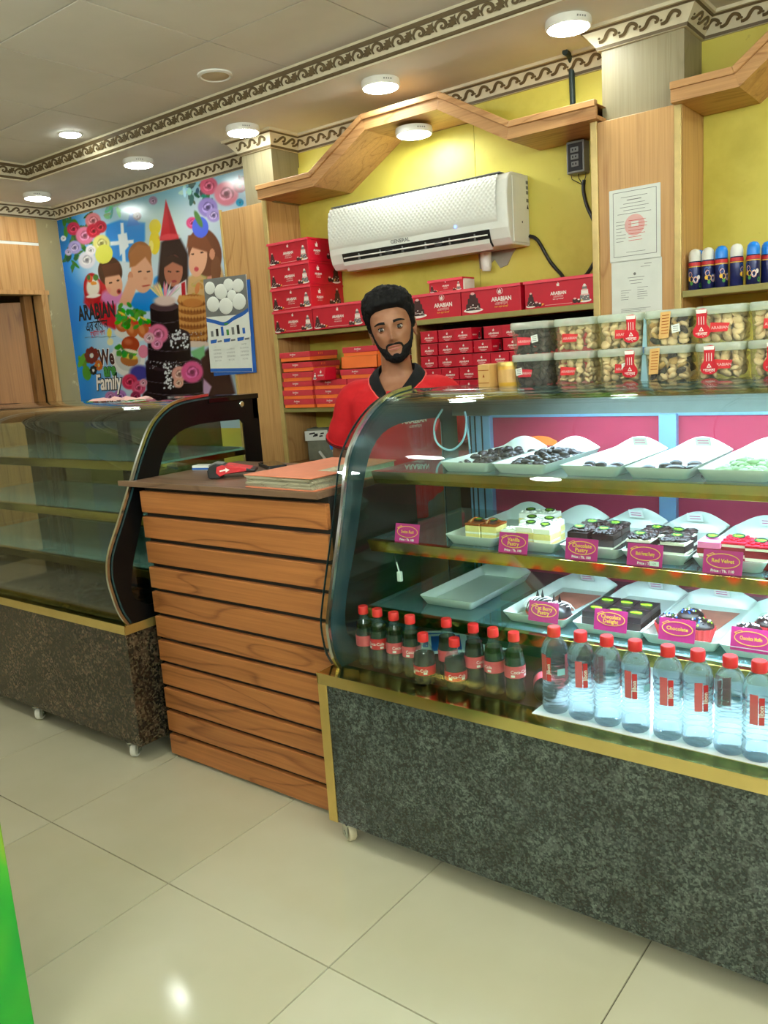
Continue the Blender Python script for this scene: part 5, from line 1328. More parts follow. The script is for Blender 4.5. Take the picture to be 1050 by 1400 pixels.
for x in (-.985, -.608, -.425):  # thin reddish mottled sheets laid in three trays
    q = MB().prism([(-.05, .16), (.045, .15), (.06, .31), (-.055, .30)], XY, .0037, .0047, 'pinkcake'); o = q.build('reddish_sheet', loc=(x, 1.858, ZC_))
    tag(o, 'flat reddish sheet in the %s tray' % {-.985: 'striped dome', -.608: 'muffin cup', -.425: 'rightmost muffin'}[x], 'paper')
tag(MB().prism([(-.06, 0), (.06, 0), (.058, .014), (.03, .026), (0, .029), (-.03, .026), (-.058, .014)], XZ, -.001, .001, 'orange').build('orange_card', loc=(-1.16, 2.272, ZA + .03)), 'orange card behind the leftmost dark sweets on the top shelf', 'card')
# lilac slips on far rims
for i, (x, z, y) in enumerate([(-.84, ZB_, 2.2), (-.68, ZB_, 2.2), (-.50, ZB_, 2.2), (-.985, ZC_, 2.19), (-.783, ZC_, 2.19), (-.608, ZC_, 2.19), (-.842, ZA, 2.24), (-.672, ZA, 2.24)]):
    q = thing('price_slip', 'small lilac slip on the far rim of the %s tray' % ('third middle-shelf', 'fourth middle-shelf', 'fifth middle-shelf', 'striped dome', 'chocolate square', 'muffin', 'third top-shelf', 'fourth top-shelf')[i], 'label', (x + .01, y - .004, z + .044))
    MB().box(-.02, .02, -.001, .001, -.006, .02, 'paper').build('slip', q); mb = MB()
    for k in range(2): mb.box(-.014, .014, -.0016, -.001, .002 + k * .008, .004 + k * .008, 'pinktag')
    mb.build('printing', q); q.rotation_euler = (.5, 0, 0)
# ------------------------------------------------------------------ sweets on the top shelf
def pile(label, x, y, n, seed, mat='chocpiece', sx=.055, sy=.13, hmax=.03):
    r = random.Random(seed); mb = MB()
    for i in range(n):
        px, py = r.uniform(-sx, sx), r.uniform(-sy, sy); hz = hmax * (1 - (px / sx) ** 2 * .7) * (1 - (py / sy) ** 2 * .7) * r.random()
        T = Matrix.Translation((px, py, .010 + hz)) @ Matrix.Rotation(r.uniform(0, 3), 4, 'Z') @ Matrix.Rotation(r.uniform(-.8, .8), 4, 'X')
        mb.ball((0, 0, 0), r.uniform(.009, .014), mat, 7, 4, T, (1.2, .8, .55))
    o = mb.build('sweets', loc=(x, y, ZA + .004), smooth=60); o['kind'] = 'stuff'
    return tag(o, label, 'sweets')
pile('heap of dark bluish sweets in the leftmost top-shelf tray', -1.20, 2.09, 110, 1)
pile('wide heap of dark sweets in the second top-shelf tray', -1.038, 2.09, 130, 2)
pile('layer of pale green sweets in the fifth top-shelf tray', -.50, 2.06, 110, 4, 'palegreen', hmax=.018)
def cookie(label, x, y, s, big=False):
    t = thing('dark_biscuit', label, 'biscuit', (x, y, ZA + .0045), rnd.uniform(0, 6), 'dark biscuits on the top shelf')
    MB().lathe([(s * .8, 0), (s, .004), (s * .96, .010), (s * .5, .0145), (.002, .0155)], 14, 'chocpiece').build('biscuit', t, 60)
    return t
for i, (x, y, s) in enumerate(((-.88, 1.99, .017), (-.865, 2.04, .016), (-.90, 2.05, .015), (-.815, 1.985, .022), (-.822, 2.04, .018))): cookie('dark glossy biscuit in the third top-shelf tray, %s from the left' % ORD[(1, 2, 0, 4, 3)[i]], x, y, s)
for i, (x, y, s) in enumerate(((-.725, 2.0, .018), (-.70, 2.05, .017), (-.665, 2.02, .024), (-.62, 2.03, .024), (-.64, 2.09, .018), (-.69, 2.10, .016))): cookie('dark round biscuit in the fourth top-shelf tray, %s one' % ('front left', 'middle left', 'large middle', 'large right', 'back right', 'back left')[i], x, y, s)

# ------------------------------------------------------------------ pastries
def pick(par, x, y, z, s=.015, rx=.35):
    o = MB().prism(ell(0, 0, s, s * .62, 16), XY, 0, .0015, 'picklabel')
    mb = o
    mb.text('Arabian', s * .55, at(XY, 0, -s * .16), 'lime', .0022, bold=.03, sx=.8); mb.sheet([(-s * .5, -s * .4), (s * .5, -s * .4), (s * .4, -s * .34), (-s * .4, -s * .34)], XY, .002, 'lime')
    ob = mb.build('pick_label', par); ob.location = (x, y, z); ob.rotation_euler = (rx, 0, 0); return ob
def slab(name, label, loc, layers, w=.046, d=.062, rz=0, topper=None, pickit=True, group=None, crumb=None, seed=0):
    t = thing(name, label, 'pastry', loc, rz, group); z = 0; r = random.Random(seed)
    for k, (mat, h, nm) in enumerate(layers):
        h *= 1.32 if pickit else 1.0
        g = .0008 * (k % 2)
        MB().box(-w / 2 + g, w / 2 - g, -d / 2 + g, d / 2 - g, z, z + h, mat).build(nm, t, bevel=.0015); z += h
    if topper:
        mb = MB()
        for q in range(topper[1]):
            T = Matrix.Translation((r.uniform(-w * .42, w * .42), r.uniform(-d * .42, d * .42), z + .0015 + r.random() * topper[2] * .6)) @ Matrix.Rotation(r.uniform(0, 3), 4, 'Z') @ Matrix.Rotation(r.uniform(-.7, .7), 4, 'X')
            mb.ball((0, 0, 0), topper[2] * r.uniform(.7, 1.2), topper[0], 6, 4, T, topper[3])
        o = mb.build('topping', t, smooth=60); o['kind'] = 'stuff'
    if pickit: pick(t, r.uniform(-.004, .004), r.uniform(-.01, .004), z + (.011 if topper and topper[2] > .006 else .007))
    return t
CAR = [('creamy', .003, 'cream_layer'), ('sponge', .014, 'sponge'), ('creamy', .004, 'cream_layer'), ('sponge', .013, 'sponge'), ('caramel', .005, 'glaze')]
VAN = [('sponge', .014, 'sponge'), ('creamy', .005, 'cream_layer'), ('sponge', .012, 'sponge'), ('creamy', .011, 'cream_top')]
CHO = [('choc', .013, 'sponge'), ('creamy', .004, 'cream_layer'), ('choc', .013, 'sponge'), ('choc', .011, 'chocolate_top')]
FOR = [('choc', .013, 'sponge'), ('creamy', .006, 'cream_layer'), ('choc', .012, 'sponge'), ('creamy', .006, 'cream_top')]
RED = [('redcake', .013, 'sponge'), ('creamy', .006, 'cream_layer'), ('redcake', .012, 'sponge'), ('creamy', .005, 'cream_layer'), ('redcrumb', .005, 'crumb_top')]
PNK = [('redcake', .012, 'sponge'), ('creamy', .006, 'cream_layer'), ('redcake', .010, 'sponge'), ('pinkcream', .012, 'pink_top')]
zt = ZB_ + .0045
for i, (x, y, lb) in enumerate(((-1.185, 1.935, 'left'), (-1.135, 1.938, 'right'))):
    t = slab('caramel_slice', 'caramel glazed layer slice, %s one on the leftmost middle tray' % lb, (x, y, zt), CAR, .048, .062, 0, None, True, 'pastries', seed=i)
    mb = MB()
    for k in range(3): mb.tube(smoothline([(-.018 + k * .006, -.02, .053), (-.006, .0, .062), (.010 + k * .004, .012, .053)], 4), .0022, 6, 'kraft' if k % 2 else 'caramel')
    mb.build('chocolate_curl', t)
for i, (x, y, lb) in enumerate(((-1.068, 1.930, 'front left'), (-1.018, 1.925, 'front middle'), (-.966, 1.92, 'front right'), (-1.046, 1.998, 'second row left'), (-.99, 1.992, 'second row right'), (-1.10, 2.09, 'back left'), (-1.045, 2.092, 'back right'))):
    slab('vanilla_slice', 'creamy white vanilla slice, %s of the vanilla group' % lb, (x, y, zt), VAN, .050, .064, rnd.uniform(-.06, .06), ('creamy', 26, .004, (1, 1, .6)), i > 0, 'pastries', seed=10 + i)
for i, (x, y, lb) in enumerate(((-.868, 1.92, 'front left'), (-.802, 1.918, 'front right'), (-.866, 1.988, 'back left'), (-.806, 1.986, 'back right'))):
    slab('chocolate_slice', 'dark chocolate slice with shavings, %s of its tray' % lb, (x, y, zt), CHO, .056, .062, rnd.uniform(-.05, .05), ('choc', 80, .0075, (1.5, .55, .5)), True, 'pastries', seed=20 + i)
for i, (x, y, lb) in enumerate(((-.712, 1.918, 'front left'), (-.628, 1.916, 'front right'), (-.70, 1.985, 'back left'), (-.64, 1.983, 'back right'))):
    slab('black_forest_slice', 'black forest slice with cream and dark shavings, %s of its tray' % lb, (x, y, zt), FOR, .060, .062, rnd.uniform(-.05, .05), ('choc', 95, .0085, (1.5, .6, .5)), True, 'pastries', seed=30 + i)
slab('red_velvet_slice', 'pink topped red velvet slice at the left of its tray', (-.552, 1.935, zt), PNK, .052, .062, 0, None, True, 'pastries', seed=40)
for i, (x, y, lb) in enumerate(((-.500, 1.945, 'middle'), (-.444, 1.925, 'right'))):
    slab('red_velvet_slice', 'red velvet slice under bright red crumbs, %s one' % lb, (x, y, zt), RED, .054, .062, 0, ('redcrumb', 60, .0035, (1, 1, .8)), True, 'pastries', seed=41 + i)
# lowest shelf
zt3 = ZC_ + .0045
def dome(label, x, y):
    t = thing('dome_cake', label, 'pastry', (x, y, zt3), rnd.uniform(-.3, .3), 'pastries')
    MB().lathe([(.034, 0), (.041, .010), (.041, .014), (.034, .012)], 24, 'cup', wob=lambda a, k: 1 + .03 * math.cos(a * 18)).build('paper_cup', t)
    MB().lathe([(.034, .004), (.038, .016), (.036, .030), (.027, .042), (.012, .048), (.002, .049)], 24, 'chocpiece').build('cake', t, 60)
    mb = MB()
    for k in range(8):
        u = -.03 + k * .0085
        pts = []
        for j in range(9):
            v = -1 + j * .25; yy = v * math.sqrt(max(0, .037 ** 2 - u ** 2)); rr = math.hypot(u, yy); zz_ = float(np.interp(rr, [.002, .012, .027, .036, .038], [.0498, .0488, .0428, .0308, .016]))
            pts.append((u + .012 * v, yy, zz_))
        mb.tube(pts, .0011, 5, 'inkwhite')
    mb.build('icing_stripe', t)
    for dx in (-.008, .008): MB().prism([(-.006, 0), (.006, 0), (.0, .026)], XZ, -.001, .001, 'chocpiece').build('chocolate_shard', t).location = (dx, 0, .044)
dome('striped chocolate dome cake, left one behind its tag', -1.005, 1.945); dome('striped chocolate dome cake, right one beside the shards', -.945, 1.922)
for i in range(6):
    a, b = i % 3, i // 3
    slab('chocolate_square', 'plain dark chocolate square, %s of the six' % ('front left', 'front middle', 'front right', 'back left', 'back middle', 'back right')[i], (-.836 + a * .052, 1.925 + b * .072, zt3), [('choc', .030, 'sponge'), ('chocpiece', .016, 'chocolate_top')], .051, .070, 0, None, False, 'pastries', seed=60 + i)
for i in range(6):
    a, b = i % 3, i // 3
    tag(MB().prism([(-.014, -.003), (-.004, -.005), (.012, -.003), (.015, .002), (.004, .006), (-.010, .004)], XY, 0, .003, 'lime').build('icing_mark', loc=(-.836 + a * .052, 1.925 + b * .072, zt3 + .0465)), 'lime green icing mark on the %s chocolate square' % ('front left', 'front middle', 'front right', 'back left', 'back middle', 'back right')[i], 'icing', 'icing marks')
def muffin(label, x, y, sprinkles, seed):
    t = thing('muffin', label, 'pastry', (x, y, zt3), seed, 'pastries'); r = random.Random(seed)
    MB().lathe([(.024, 0), (.027, .012), (.034, .036), (.032, .036), (.024, .01)], 32, 'cup', wob=lambda a, k: 1 + .05 * math.cos(a * 16) * (k > 0)).build('paper_cup', t)
    MB().lathe([(.026, .02), (.031, .034), (.030, .042), (.020, .051), (.002, .054)], 20, 'choc').build('cake', t, 60)
    mb = MB()
    for k in range(34):
        a = r.uniform(0, 2 * PI); q = r.uniform(0, .027); mb.ball((q * math.cos(a), q * math.sin(a), float(np.interp(q, [.002, .020, .030], [.0545, .0515, .0425]))), .0027, r.choice(sprinkles), 5, 3)
    o = mb.build('sprinkles', t); o['kind'] = 'stuff'
W1 = ['chocpiece', 'chocpiece', 'inkwhite', 'lime', 'inkblue']; W2 = ['inkwhite', 'chocpiece', 'inkpink', 'inkwhite']
for i, (x, y, s, lb) in enumerate(((-.650, 1.925, W1, 'chocolate muffin in a red cup, left of the glossy tag'), (-.668 + .05, 1.99, W1, 'chocolate muffin in a red cup, behind the glossy tag'), (-.575, 1.925, W1, 'chocolate muffin with blue sprinkles right of the glossy tag'), (-.470, 1.935, W2, 'sprinkled chocolate muffin, left one at the right end'), (-.400, 1.95, W2, 'sprinkled chocolate muffin, right one at the right end'), (-.440, 2.01, W2, 'sprinkled chocolate muffin, rear one at the right end'))): muffin(lb, x, y, s, 70 + i)

# ------------------------------------------------------------------ price tags
def ptag(label, x, y, z, lines, price, rz=0, shade='pinktag'):
    t = thing('price_tag', label, 'price tag', (x, y, z), rz, 'pink price tags')
    b = MB().prism(rrect(-.042, .042, 0, .053, .002), XZ, -.0008, .0008, shade).build('card', t); 
    mb = MB(); o, h = ring(.001, .030, .036, .0165, .0016, 30); mb.prism(o, XZ, .0008, .0012, 'inkyellow', h)
    mb.sheet([(-.036, .040), (-.022, .047), (-.016, .044), (-.030, .037)], XZ, .0013, 'inkyellow'); mb.sheet([(-.033, .0405), (-.022, .0455), (-.019, .044), (-.030, .0395)], XZ, .0015, shade)
    n = len(lines)
    for k, s_ in enumerate(lines):
        sz = .0135 if n > 1 else .012
        wd = len(s_) * sz * .55; mb.text(s_, sz, at(XZ, .001, .031 - k * .011 if n > 1 else .026), 'inkyellow', .0013, bold=.02, sx=min(1, .060 / wd))
    if price: mb.text(price, .0085, at(XZ, .001, .0045), 'inkwhite', .0013, bold=.03)
    mb.build('printing', t)
    MB().box(-.02, .02, .001, .014, 0, .0025, shade).build('foot', t)
    t.rotation_euler = (-.22, 0, rz)
ptag('pink price tag at the left end of the middle shelf, for swiss roll', -1.367, 1.842, .8945, ['Swiss Roll'], 'Price : Tk. 100')
ptag('pink price tag before the white slices, for vanilla pastry', -1.027, 1.842, .8945, ['Vanilla', 'Pastry'], 'Price : Tk. 100')
ptag('pink price tag before the dark slices, for chocolate pastry', -.838, 1.842, .8945, ['Chocolate', 'Pastry'], 'Price : Tk. 100')
ptag('pink price tag for black forest pastry with a white patch', -.680, 1.842, .8945, ['Black Forest Pastry'], 'Price : Tk.')
ptag('pink price tag before the red slices, for red velvet', -.505, 1.842, .8945, ['Red Velvet'], 'Price : Tk. 110')
ptag('pink price tag before the striped domes, on the lowest shelf', -.952, 1.852, .715, ['Cat Berry', 'Pastry'], None)
ptag('pink price tag before the chocolate squares, on the lowest shelf', -.772, 1.855, .717, ['Chocolate', 'Delight'], None)
ptag('glossy pink price tag washed out by glare, before the red cups', -.610, 1.855, .717, ['Chocolate'], None)
ptag('pink price tag at the right end of the lowest shelf, for muffins', -.448, 1.858, .717, ['Chocolate Muffin'], None)
tag(MB().box(-.011, .011, -.0003, .0003, 0, .011, 'paper').text('120', .007, at(XZ, 0, .003), 'inkgrey', .0006).build('price_patch', loc=(-.655, 1.8395, .8985)), 'white price patch stuck over the black forest tag', 'label')

# ================================================================== bottles in the lit case
def cola(label, x, y, short, rz, lab='pinklabel'):
    t = thing('cola_bottle', label, 'bottle', (x, y, ZT + .0015), rz, 'small cola bottles in the lit case')
    if short: pr = [(.012, 0), (.026, .003), (.0285, .012), (.0285, .022), (.027, .040), (.0295, .052), (.0300, .070), (.0275, .088), (.019, .104), (.0125, .114), (.0115, .122)]; fz = .084; l0, l1 = .030, .055; tz = .122
    else: pr = [(.012, 0), (.024, .003), (.0262, .012), (.0255, .028), (.0232, .046), (.0262, .062), (.0266, .088), (.025, .108), (.0195, .128), (.0135, .142), (.0115, .150), (.0115, .160)]; fz = .128; l0, l1 = .062, .093; tz = .158
    MB().lathe(pr, 24, 'pet', cap=False).build('bottle', t, smooth=60)
    liq = [(r - .0012, z + .001) for r, z in pr if z < fz]; liq.append((liq[-1][0] * .93, fz))
    MB().lathe(liq, 24, 'cola').build('cola', t, smooth=60)
    rl = max(r for r, z in pr if l0 - .02 <= z <= l1 + .02) + .0006
    mb = MB().lathe([(rl, l0), (rl, l1)], 24, lab, cap=False); 
    cyl = lambda u, v, q: ((rl + q) * math.cos(u / rl - PI / 2), (rl + q) * math.sin(u / rl - PI / 2), v)
    mb.text('Coca-Cola', .0125, at(cyl, 0, (l0 + l1) / 2 - .003), 'inkwhite', .0006, sx=.9, bold=.01)
    for k in range(2): mb.sheet([(-.024 + k * .036, l0 + .003), (-.014 + k * .036, l0 + .003), (-.014 + k * .036, l0 + .009), (-.024 + k * .036, l0 + .009)], cyl, .0007, 'inkwhite')
    mb.build('label', t, smooth=60)
    MB().lathe([(.0145, tz - .004), (.0148, tz), (.0145, tz + .016), (.0135, tz + .0185), (.002, tz + .0185)], 22, 'capred', wob=lambda a, k: 1 + .012 * math.cos(a * 24)).build('cap', t, smooth=40)
CB = [(-1.478, 1.760, 0), (-1.424, 1.757, 0), (-1.362, 1.752, 0), (-1.303, 1.748, 0), (-1.247, 1.727, 1), (-1.196, 1.768, 0), (-1.150, 1.732, 1), (-1.108, 1.762, 0), (-1.046, 1.757, 0), (-.983, 1.752, 0)]
for i, (x, y, s) in enumerate(CB): cola('%s cola bottle with red cap, %s from the left' % ('short round' if s else 'tall slim', ORD[i]), x, y, s, (2.2, .3, 1.2, .9, .1, 2.0, .7, 1.6, -.6, 1.0)[i], 'colalabel' if s or i in (1,) else 'pinklabel')
def water(label, x, y, rz):
    t = thing('water_bottle', label, 'bottle', (x, y, ZT + .0035), rz, 'water bottles in the lit case')
    pr = [(.016, .002), (.027, .0), (.0315, .006), (.0322, .014)]
    for k in range(9):
        z = .02 + k * .0125; pr += [(.0326, z), (.0322, z + .003), (.0290, z + .0065), (.0292, z + .009)]
    pr += [(.0310, .134), (.0322, .142), (.0318, .156), (.028, .170), (.020, .183), (.0135, .190), (.0125, .198)]
    pr = [(r * (1 - .05 * math.exp(-((z - .085) / .03) ** 2)), z) for r, z in pr]
    MB().lathe([(p[0], p[1]) for p in pr], 28, 'waterfill').build('bottle', t, smooth=75)
    rl = .0331
    cyl = lambda u, v, q: ((rl + q) * math.cos(u / rl - PI / 2), (rl + q) * math.sin(u / rl - PI / 2), v)
    mb = MB()
    for u0 in (-.02, .045):
        mb.sheet([(u0 - .010 + .003 * i, .085 + .065 * j) for i, j in ((0, 0), (5.5, 0), (5.5, .5), (5.5, 1), (0, 1), (0, .5))], cyl, .0002, 'pinklabel')
        mb.sheet([(u0 + .008, .085), (u0 + .019, .085), (u0 + .019, .115), (u0 + .019, .145), (u0 + .008, .145), (u0 + .008, .115)], cyl, .0005, 'colalabel')
        mb.text('Jibon', .013, lambda u, v, q, u0=u0: cyl(u0 + .017 - v, .115 + u, q), 'inkwhite', .0008, bold=.02)
    mb.sheet([(.014, .10), (.034, .10), (.034, .116), (.014, .116)], cyl, .0003, 'cyan')
    mb.build('label', t, smooth=60)
    MB().lathe([(.0155, .190), (.0158, .194), (.0155, .211), (.014, .2135), (.002, .2135)], 22, 'capred', wob=lambda a, k: 1 + .012 * math.cos(a * 24)).build('cap', t, smooth=40)
WX = [(-.862, 1.733), (-.792, 1.729), (-.727, 1.728), (-.660, 1.728), (-.586, 1.727), (-.522, 1.729), (-.454, 1.724), (-.396, 1.722), (-.336, 1.722)]
for i, (x, y) in enumerate(WX): water('clear water bottle with red cap, %s from the left in its row' % ORD[i], x, y, (.2, .9, 2.6, .5, .7, 1.0, 2.3, .6, 1)[i])
ly = thing('soda_can', 'dark can with a pink ringed label lying behind the water bottles', 'can', (-.925, 1.80, ZT + .030), .5)
MB().lathe([(.022, -.055), (.0285, -.048), (.0285, .048), (.022, .055)], 24, 'black', T=Matrix.Rotation(PI / 2, 4, 'X')).lathe([(.0288, -.02), (.0288, .02)], 24, 'pinklabel', T=Matrix.Rotation(PI / 2, 4, 'X'), cap=False).build('can', ly, smooth=50)
MB().lathe([(.012, -.0555), (.018, -.0558), (.018, -.0552)], 20, 'pinklabel', T=Matrix.Rotation(PI / 2, 4, 'X')).build('rim', ly)
for i, (x, y, z, rz, lb) in enumerate(((-1.34, 2.05, 0, .5, 'white printed leaflet lying flat behind the cola bottles, lower one'), (-1.30, 2.03, .006, .62, 'white printed leaflet lying on the other behind the cola bottles'))):
    t = thing('leaflet', lb, 'paper', (x, y, ZT + .0005 + z), rz)
    MB().box(-.12, .12, -.08, .08, 0, .005, 'paper').build('sheets', t); mb = MB(); mb.sheet([(-.11, -.07), (-.02, -.07), (-.02, .06), (-.11, .06)], XY, .0054, 'inkblue'); mb.sheet([(0, -.03), (.1, -.03), (.1, .05), (0, .05)], XY, .0054, 'inkgrey'); mb.build('printing', t)
tag(MB().box(-.14, .14, -.09, .09, 0, .05, 'dark').build('dark_box', loc=(-1.12, 2.12, ZT + .001)), 'low dark box behind the right cola bottles on the case floor', 'box')

# ================================================================== green printed stand at the frame's left edge
gs = thing('promo_cooler', 'bright green printed cooler cabinet cut off by the left edge of the frame', 'cooler', (-1.575, .70, 0))
MB().box(-.62, 0, -.60, 0, .03, 1.28, 'greenwrap').build('cabinet', gs, bevel=.004)
MB().box(-.60, -.02, -.58, -.02, 0, .03, 'black').build('plinth', gs)
MB().box(-.62, 0, -.60, 0, 1.281, 1.32, 'white').build('lid', gs, bevel=.006)
MB().box(-.40, -.22, -.63, -.60, .80, .83, 'black').build('handle', gs)
# ================================================================== the shop assistant
from mathutils import noise as mnoise
def interp(z, zs, vs):
    return float(np.interp(z, zs, vs))
HZ = [-.122, -.114, -.098, -.072, -.045, -.02, 0, .025, .05, .075, .095, .108, .114]
HW = [.012, .028, .0435, .0540, .0615, .0675, .0705, .073, .074, .069, .054, .034, .008]
HF = [.066, .081, .088, .0855, .0860, .0855, .0850, .0870, .0860, .077, .056, .030, .006]
HB = [-.01, .012, .035, .055, .066, .078, .088, .095, .098, .092, .072, .045, .010]
def g2(x, z, cx, cz, sx, sz): return math.exp(-((x - cx) / sx) ** 2 - ((z - cz) / sz) ** 2)
def head_pt(th, z, out=0.0):
    """skull and face surface: th = 0 at the nose, growing to his left"""
    w, f, b = interp(z, HZ, HW), interp(z, HZ, HF), interp(z, HZ, HB)
    s, c = math.sin(th), math.cos(th)
    x = w * math.copysign(abs(s) ** .88, s)
    y = -f * abs(c) ** .88 if c > 0 else b * abs(c) ** .9
    if c > 0:
        a = abs(x); d = 0
        A = interp(z, [-.052, -.044, -.036, -.030, -.012, .006, .018], [0, .010, .0262, .0255, .0145, .0070, .0])
        sg = interp(z, [-.05, -.036, -.01, .02], [.010, .0105, .0075, .0075])
        d += A * math.exp(-(x / sg) ** 2)
        d += .0065 * g2(a, z, .0145, -.0385, .0060, .0055)
        d -= .0135 * g2(a, z, .031, -.001, .0160, .0100)
        d += .0055 * g2(a, z, .026, .0185, .020, .007)
        d += .0040 * g2(a, z, .043, -.024, .016, .014)
        d -= .0050 * g2(a, z, .046, -.056, .014, .020)
        d += .0060 * g2(x, z, 0, -.0605, .0170, .0042) + .0068 * g2(x, z, 0, -.0715, .0145, .0048)
        d -= .0032 * g2(x, z, 0, -.0658, .022, .0016)
        d += .0050 * g2(x, z, 0, -.104, .016, .011)
        y -= d * min(1, c * 2.2)
    p = Vector((x, y, z))
    if out:
        p += (p - Vector((0, .004, min(z, .03) * .8))).normalized() * out
    return p
SKIN = [('skin')]
def limb(mb, pts, rads, mat, n=18):
    P = smoothline(pts, 5); k = len(P); R = [float(np.interp(i / (k - 1), np.linspace(0, 1, len(rads)), rads)) for i in range(k)]
    mb.tube(P, R, n, mat); mb.ball(P[0], R[0], mat, 14, 8); mb.ball(P[-1], R[-1], mat, 14, 8)
def remesh(o, v, smooth=0):
    m = o.modifiers.new('surface', 'REMESH'); m.mode = 'VOXEL'; m.voxel_size = v; m.use_smooth_shade = True
    if smooth: s = o.modifiers.new('soften', 'SMOOTH'); s.iterations = smooth; s.factor = .5
man = thing('person', 'young bearded man in a red polo shirt with black collar standing behind the counter', 'person', (-1.905, 2.575, 0), math.radians(24))
HS = 1.06
HM = Matrix.Translation((.0, -.035, 1.519)) @ Matrix.Rotation(math.radians(8), 4, 'Z') @ Matrix.Rotation(math.radians(-9.5), 4, 'Y') @ Matrix.Rotation(math.radians(2), 4, 'X') @ Matrix.Scale(HS, 4)
def torso(k, z0, top=True, mat='skin'):
    rows = [(.80, .150, .108, .01), (.90, .158, .110, .01), (1.0, .150, .104, .008), (1.1, .158, .108, .004), (1.2, .176, .114, .002), (1.255, .186, .108, .004), (1.292, .168, .090, .010), (1.318, .118, .072, .012), (1.338, .074, .062, .010)]
    if top: rows += [(1.36, .058, .060, .006), (1.40, .055, .058, -.004), (1.44, .054, .058, -.010), (1.47, .050, .056, -.012)]
    out = []
    for z, w, d, yc in rows:
        if z < z0: continue
        dip = (lambda x, y: 0) if mat == 'skin' else (lambda x, y, z=z: -(.075 if z > 1.33 else .045 if z > 1.31 else .012 if z > 1.28 else 0) * math.exp(-(x / .055) ** 2) * (y < 0))
        ring_ = ([(w * k * math.copysign(abs(math.cos(a)) ** .85, math.cos(a)), yc + d * k * math.copysign(abs(math.sin(a)) ** .85, math.sin(a)), z) for a in [2 * PI * i / 40 for i in range(40)]])
        out.append([(x, y, zz_ + dip(x, y)) for x, y, zz_ in ring_])
    return out
mb = MB(); mb.loft(torso(1.0, .7), 'skin')
nz_, nt = 84, 96
rows = []
for k in range(nz_):
    z = HZ[0] + (HZ[-1] - HZ[0]) * k / (nz_ - 1); rows.append([HM @ head_pt(2 * PI * i / nt, z) for i in range(nt)])
mb.loft(rows, 'skin')
for sgn in (-1, 1):                                    # ears
    for (px, py, pz, r, sq) in ((.0755, .018, -.006, .027, (.34, .66, 1.12)), (.0775, .013, -.033, .011, (.5, .8, 1.1)), (.0835, .030, .004, .021, (.25, .52, 1.1))):
        mb.ball((sgn * px, py, pz), r, 'skin', 14, 10, HM, sq)
ARMS = {}
for sgn in (-1, 1):
    A = [(sgn * .178, .008, 1.262), (sgn * .222, .03, 1.16), (sgn * .262, .085, 1.015), (sgn * .20, .15, .955), (sgn * .06, .20 + .02 * sgn, .935)]
    ARMS[sgn] = A; limb(mb, A, [.054, .049, .040, .036, .027], 'skin')
    Hn = Vector(A[-1]); d = Vector((-sgn, .05, -.12)).normalized()
    mb.ball(Hn + d * .045, .040, 'skin', 14, 8, None, (1.05, .42, .9))
    for q in range(4):                                 # four fingers and a thumb, lightly curled
        b0 = Hn + d * .078 + Vector((0, 0, .026 - q * .0175)); ln = (.066, .074, .068, .054)[q]
        limb(mb, [b0, b0 + d * ln * .5 + Vector((0, .006, -.004)), b0 + d * ln * .85 + Vector((0, -.010, -.014))], [.0092, .0086, .0074], 'skin', 10)
    b0 = Hn + d * .03 + Vector((0, 0, .03)); limb(mb, [b0, b0 + Vector((-sgn * .018, -.008, .026)), b0 + Vector((-sgn * .040, -.014, .034))], [.0115, .010, .0085], 'skin', 10)
    limb(mb, [(sgn * .085, .01, .83), (sgn * .095, -.005, .47), (sgn * .10, .02, .09)], [.085, .058, .042], 'skin')
    limb(mb, [(sgn * .10, .035, .055), (sgn * .105, -.06, .045), (sgn * .11, -.14, .032)], [.038, .036, .028], 'skin')
body = mb.build('body', man); remesh(body, .0040, 1)
